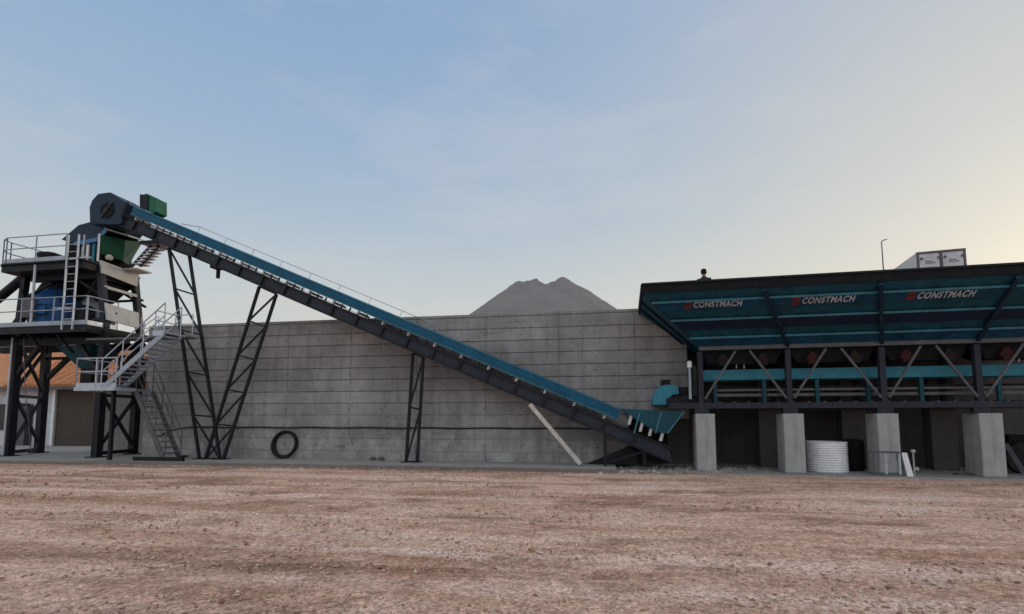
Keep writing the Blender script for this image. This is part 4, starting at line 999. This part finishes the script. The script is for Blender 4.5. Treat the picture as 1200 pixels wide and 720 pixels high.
# ------------------------------------------------------------------ person, lamp and trailer on the raised yard
def person():
    D = 18.3; r = ray(829.5, 322); x0 = r[0] * D; y0 = D; zg = 5.25
    root = bpy.data.objects.new('person', None); COL.objects.link(root); root.location = (x0, y0, zg)
    root.rotation_euler = (0, 0, R(150)); root.scale = (1.02,) * 3
    tag(root, 'person in dark clothes standing behind the bins, seen from the chest up', 'person')
    V = [(0, 0, .98), (0, .01, 1.15), (0, .01, 1.34), (0, 0, 1.46), (0, -.01, 1.55), (0, -.02, 1.64), (0, -.02, 1.74)]
    Rr = [(.15, .11), (.145, .105), (.165, .11), (.09, .075), (.055, .055), (.078, .095), (.06, .075)]
    E = [(0, 1), (1, 2), (2, 3), (3, 4), (4, 5), (5, 6)]
    def chain(start, pts, rs):
        k = start
        for p, r in zip(pts, rs):
            V.append(p); Rr.append((r, r)); E.append((k, len(V) - 1)); k = len(V) - 1
    for s in (-1, 1):
        chain(2, [(s * .19, .01, 1.40), (s * .24, .03, 1.13), (s * .25, -.05, .90), (s * .25, -.08, .80)], [.06, .048, .036, .035])
        chain(0, [(s * .10, 0, .90), (s * .11, -.01, .50), (s * .12, .02, .09), (s * .13, -.12, .04)], [.095, .065, .045, .035])
    me = bpy.data.meshes.new('body'); me.from_pydata(V, E, []); ob = bpy.data.objects.new('body', me); COL.objects.link(ob); ob.parent = root
    sm = ob.modifiers.new('skin', 'SKIN'); ss_ = ob.modifiers.new('sub', 'SUBSURF'); ss_.levels = ss_.render_levels = 2
    for i, r in enumerate(Rr): me.skin_vertices[0].data[i].radius = r
    me.skin_vertices[0].data[0].use_root = True; me.materials.append(M['clothed'])
    # clothing follows the torso and limbs
    def cl(name, idx, grow, mat):
        mp = {j: i for i, j in enumerate(idx)}; me2 = bpy.data.meshes.new(name)
        me2.from_pydata([V[j] for j in idx], [(mp[a], mp[b]) for a, b in E if a in mp and b in mp], [])
        o2 = bpy.data.objects.new(name, me2); COL.objects.link(o2); o2.parent = root
        o2.modifiers.new('skin', 'SKIN'); q = o2.modifiers.new('sub', 'SUBSURF'); q.levels = q.render_levels = 2
        for i, j in enumerate(idx): me2.skin_vertices[0].data[i].radius = (Rr[j][0] + grow, Rr[j][1] + grow)
        me2.skin_vertices[0].data[0].use_root = True; me2.materials.append(M[mat])
    cl('shirt', [2, 1, 0, 3, 7, 8, 9, 15, 16, 17], .018, 'cloth'); cl('trousers', [0, 11, 12, 13, 19, 20, 21], .016, 'blind')
    h = MB(Z0); h.lathe((0, 0, 1.655), [(.06, -.06), (.092, -.03), (.102, .04), (.094, .09), (.06, .125), (.02, .138)], 16)
    hv = bpy.data.meshes.new('hair'); hv.from_pydata([tuple(v + Vector((0, .022, 0))) for v in h.v], [], h.f); hv.materials.append(M['hair'])
    ho2 = bpy.data.objects.new('hair', hv); COL.objects.link(ho2); ho2.parent = root
    for s in (-1, 1):
        e = MB(Z0); e.lathe((s * .085, -.01, 1.63), [(.012, -.03), (.02, 0), (.012, .03)], 8); ev = bpy.data.meshes.new('ear'); ev.from_pydata([tuple(v) for v in e.v], [], e.f); ev.materials.append(M['skin']); eo = bpy.data.objects.new('ear', ev); COL.objects.link(eo); eo.parent = root
    nv = bpy.data.meshes.new('nose'); nv.from_pydata([(-.015, -.10, 1.61), (.015, -.10, 1.61), (0, -.135, 1.615), (0, -.10, 1.66)], [], [(0, 1, 2), (0, 2, 3), (1, 3, 2), (0, 3, 1)]); nv.materials.append(M['skin']); no = bpy.data.objects.new('nose', nv); COL.objects.link(no); no.parent = root
person()

D = 30; r0_ = ray(1035, 300); x = r0_[0] / r0_[1] * D; ztop = HC + ray(1034, 283)[2] / ray(1034, 283)[1] * D
sl_ = thing('street_lamp', 'thin grey lamp post with short arm rising behind the bins', 'lamp post', (x, D, 5.25), Z0)
m = MB(Z0); m.tube((x, D, 5.25), (x - .05, D, ztop), .05, .028, n=10); m.build('pole', 'strut', sl_)
m = MB(Z0); m.tube((x - .05, D, ztop - .02), (x + .06, D, ztop + .06), .025); m.build('arm', 'strut', sl_)
m = MB(Z0); m.hexa([(x + .04, D - .1, ztop + .04), (x + .27, D - .1, ztop + .10), (x + .27, D + .1, ztop + .10), (x + .04, D + .1, ztop + .04)], [(x + .04, D - .07, ztop + .08), (x + .25, D - .07, ztop + .13), (x + .25, D + .07, ztop + .13), (x + .04, D + .07, ztop + .08)]); m.build('lamp_head', 'strut', sl_)

TRF = Frame((0, 0), 19.0)
D = 22.0
def tp_(u, v):
    r = ray(u, v); k = D / r[1]; return TRF.loc((r[0] * k, r[1] * k, HC + r[2] * k))
c0, c1 = tp_(1073.5, 296.5), tp_(1131.5, 291); y0 = c0.y; c1 = TRF.at_y(1131.5, 291, y0); zt = (c0.z + c1.z) / 2; zb = zt - 2.6; Lt = 6.5
tr = thing('box_trailer', 'white box truck body with dark framed rear doors parked behind the bins', 'truck', ((c0.x + c1.x) / 2, y0 + 3, 5.25), TRF)
m = MB(TRF); m.box(c0.x + .02, c1.x - .02, y0 + .04, y0 + Lt, zb, zt); m.build('body', 'truck', tr)
xm = (c0.x + c1.x) / 2
for a, b in ((c0.x + .1, xm - .06), (xm + .06, c1.x - .1)):
    m = MB(TRF); m.box(a, b, y0 + .0, y0 + .036, zb + .1, zt - .1); do = m.build('rear_door', 'truck', tr)
    for k, dz in ((.2, .42), (.28, .5)):
        m = MB(TRF); m.box(a + .2, b - .25 + .1 * (dz > .45), y0 - .008, y0 - .002, zt - dz - .035, zt - dz); m.build('door_marking', 'strut', do)
    for xh in (a + .03, b - .07):
        for zz in (zt - .35, zt - 1.1):
            m = MB(TRF); m.box(xh, xh + .10, y0 - .03, y0 - .002, zz, zz + .1); m.build('hinge', 'strut', do)
m = MB(TRF)
for x in (c0.x + .045, xm, c1.x - .045): m.box(x - .04, x + .04, y0 - .02, y0 + .037, zb, zt - .09)
m.box(c0.x, c1.x, y0 - .02, y0 + .037, zt - .085, zt + .01); m.build('rear_frame', 'strut', tr)
m = MB(TRF); m.box(c0.x + .3, c1.x - .3, y0 + .3, y0 + Lt + 1, zb - .3, zb - .003); m.build('chassis', 'dark_steel', tr)
for x in (c0.x + .15, c1.x - .45):
    for y in (y0 + 1.2, y0 + 5.6):
        m = MB(TRF); rr_ = min(.5, (zb - 5.25) / 2 + .1); m.lathe((x, y, 5.25 + rr_), [(rr_, 0), (rr_, .3)], 20, 'x'); m.build('wheel', 'black', tr)

# ------------------------------------------------------------------ sky and sun
SUN_EL, SUN_AZ = R(7.0), R(56.0)                 # behind the bins, right of the view
w = bpy.data.worlds.new('World'); scn.world = w; w.use_nodes = True; nt = w.node_tree
bg = nt.nodes['Background']
sky = nt.nodes.new('ShaderNodeTexSky'); sky.sky_type = 'NISHITA'; sky.sun_disc = False
sky.sun_elevation = SUN_EL; sky.sun_rotation = SUN_AZ; sky.air_density = 1.0; sky.dust_density = 2.0; sky.ozone_density = 1.5; sky.altitude = 200
tc = nt.nodes.new('ShaderNodeTexCoord'); sp = nt.nodes.new('ShaderNodeSeparateXYZ'); nt.links.new(tc.outputs['Generated'], sp.inputs[0])
K = 1 / .12                                       # hazy dusk gradient, in the units of the sky texture
def k3(c): return tuple(x * K for x in c)
el = ramp(nt, sp.outputs[2], [(0, (.70, .665, .60)), (.12, (.655, .655, .62)), (.22, (.545, .605, .64)), (.34, (.425, .535, .65)), (.48, (.315, .455, .655)), (.62, (.245, .395, .64)), (.74, (.26, .40, .62)), (.86, (.95, .99, 1.05)), (1, (1.35, 1.36, 1.40))])  # bright overhead stops are added above the view to light the yard
def dotdir(v):
    d_ = nt.nodes.new('ShaderNodeVectorMath'); d_.operation = 'DOT_PRODUCT'; nt.links.new(tc.outputs['Generated'], d_.inputs[0]); d_.inputs[1].default_value = v; return d_.outputs['Value']
ds_ = math_(nt, 'MAXIMUM', dotdir((math.sin(SUN_AZ) * .985, math.cos(SUN_AZ) * .985, .17)), 0)
haze = math_(nt, 'MULTIPLY', math_(nt, 'POWER', ds_, 3.0), .62)
el = mixc(nt, haze, el, (.575, .60, .60, 1))
lowc = math_(nt, 'MULTIPLY', ramp(nt, sp.outputs[2], [(.08, (1,) * 3), (.36, (0,) * 3)]), math_(nt, 'ADD', .12, math_(nt, 'MULTIPLY', math_(nt, 'POWER', ds_, 1.6), .85)))
el = mixc(nt, lowc, el, (.755, .70, .585, 1))
glow = math_(nt, 'MULTIPLY', math_(nt, 'POWER', ds_, 5.5), .55)
el = mixc(nt, glow, el, (.80, .725, .575, 1))
mp = nt.nodes.new('ShaderNodeMapping'); mp.inputs['Scale'].default_value = (2.0, 2.0, 7); mp.inputs['Rotation'].default_value = (.2, .1, .6); nt.links.new(tc.outputs['Generated'], mp.inputs[0])
cl = noise_(nt, mp.outputs[0], 1.4, 9, .55)
cm = ramp(nt, cl, [(.47, (0,) * 3), (.82, (1,) * 3)])
el = mixc(nt, math_(nt, 'MULTIPLY', cm, .45), el, (.68, .68, .67, 1))
# low pinkish cloud bank near the horizon
mp2 = nt.nodes.new('ShaderNodeMapping'); mp2.inputs['Scale'].default_value = (5, 5, 16); nt.links.new(tc.outputs['Generated'], mp2.inputs[0])
c2 = ramp(nt, noise_(nt, mp2.outputs[0], 1.3, 7, .55), [(.5, (0,) * 3), (.66, (1,) * 3)])
lowm = ramp(nt, sp.outputs[2], [(.05, (1,) * 3), (.30, (0,) * 3)])
lf = ramp(nt, dotdir((-.8, .6, 0)), [(.55, (0,) * 3), (.9, (1,) * 3)])
el = mixc(nt, math_(nt, 'MULTIPLY', math_(nt, 'MULTIPLY', c2, lowm), math_(nt, 'MULTIPLY', lf, .8)), el, (.78, .62, .54, 1))
back = ramp(nt, dotdir((0, -.97, .25)), [(.2, (0,) * 3), (.75, (1,) * 3)])   # added brightness behind the viewer, out of view, to lift the front faces
el = mixc(nt, back, el, (.92, .95, 1.0, 1))
el = mixc(nt, math_(nt, 'MULTIPLY', ramp(nt, sp.outputs[2], [(.0, (1,) * 3), (.8, (.5,) * 3)]), .14), el, (.64, .65, .63, 1))
el = mixc(nt, 1, el, (K, K, K, 1), 'MULTIPLY')
nsc = mixc(nt, 1, sky.outputs[0], (1.6, 1.6, 1.6, 1), 'MULTIPLY')
col = mixc(nt, .92, nsc, el)
nt.links.new(col, bg.inputs['Color']); bg.inputs['Strength'].default_value = .12
sd = bpy.data.lights.new('sun', 'SUN'); sd.energy = .6; sd.angle = R(8); sd.color = (1, .8, .6)
so = bpy.data.objects.new('sun', sd); COL.objects.link(so)
sdir = Vector((math.sin(SUN_AZ) * math.cos(SUN_EL), math.cos(SUN_AZ) * math.cos(SUN_EL), math.sin(SUN_EL)))
so.rotation_euler = sdir.to_track_quat('Z', 'Y').to_euler(); so.location = (30, 30, 20)
scn.view_settings.view_transform = 'Standard'; scn.view_settings.look = 'None'; scn.view_settings.exposure = 0; scn.view_settings.gamma = 1
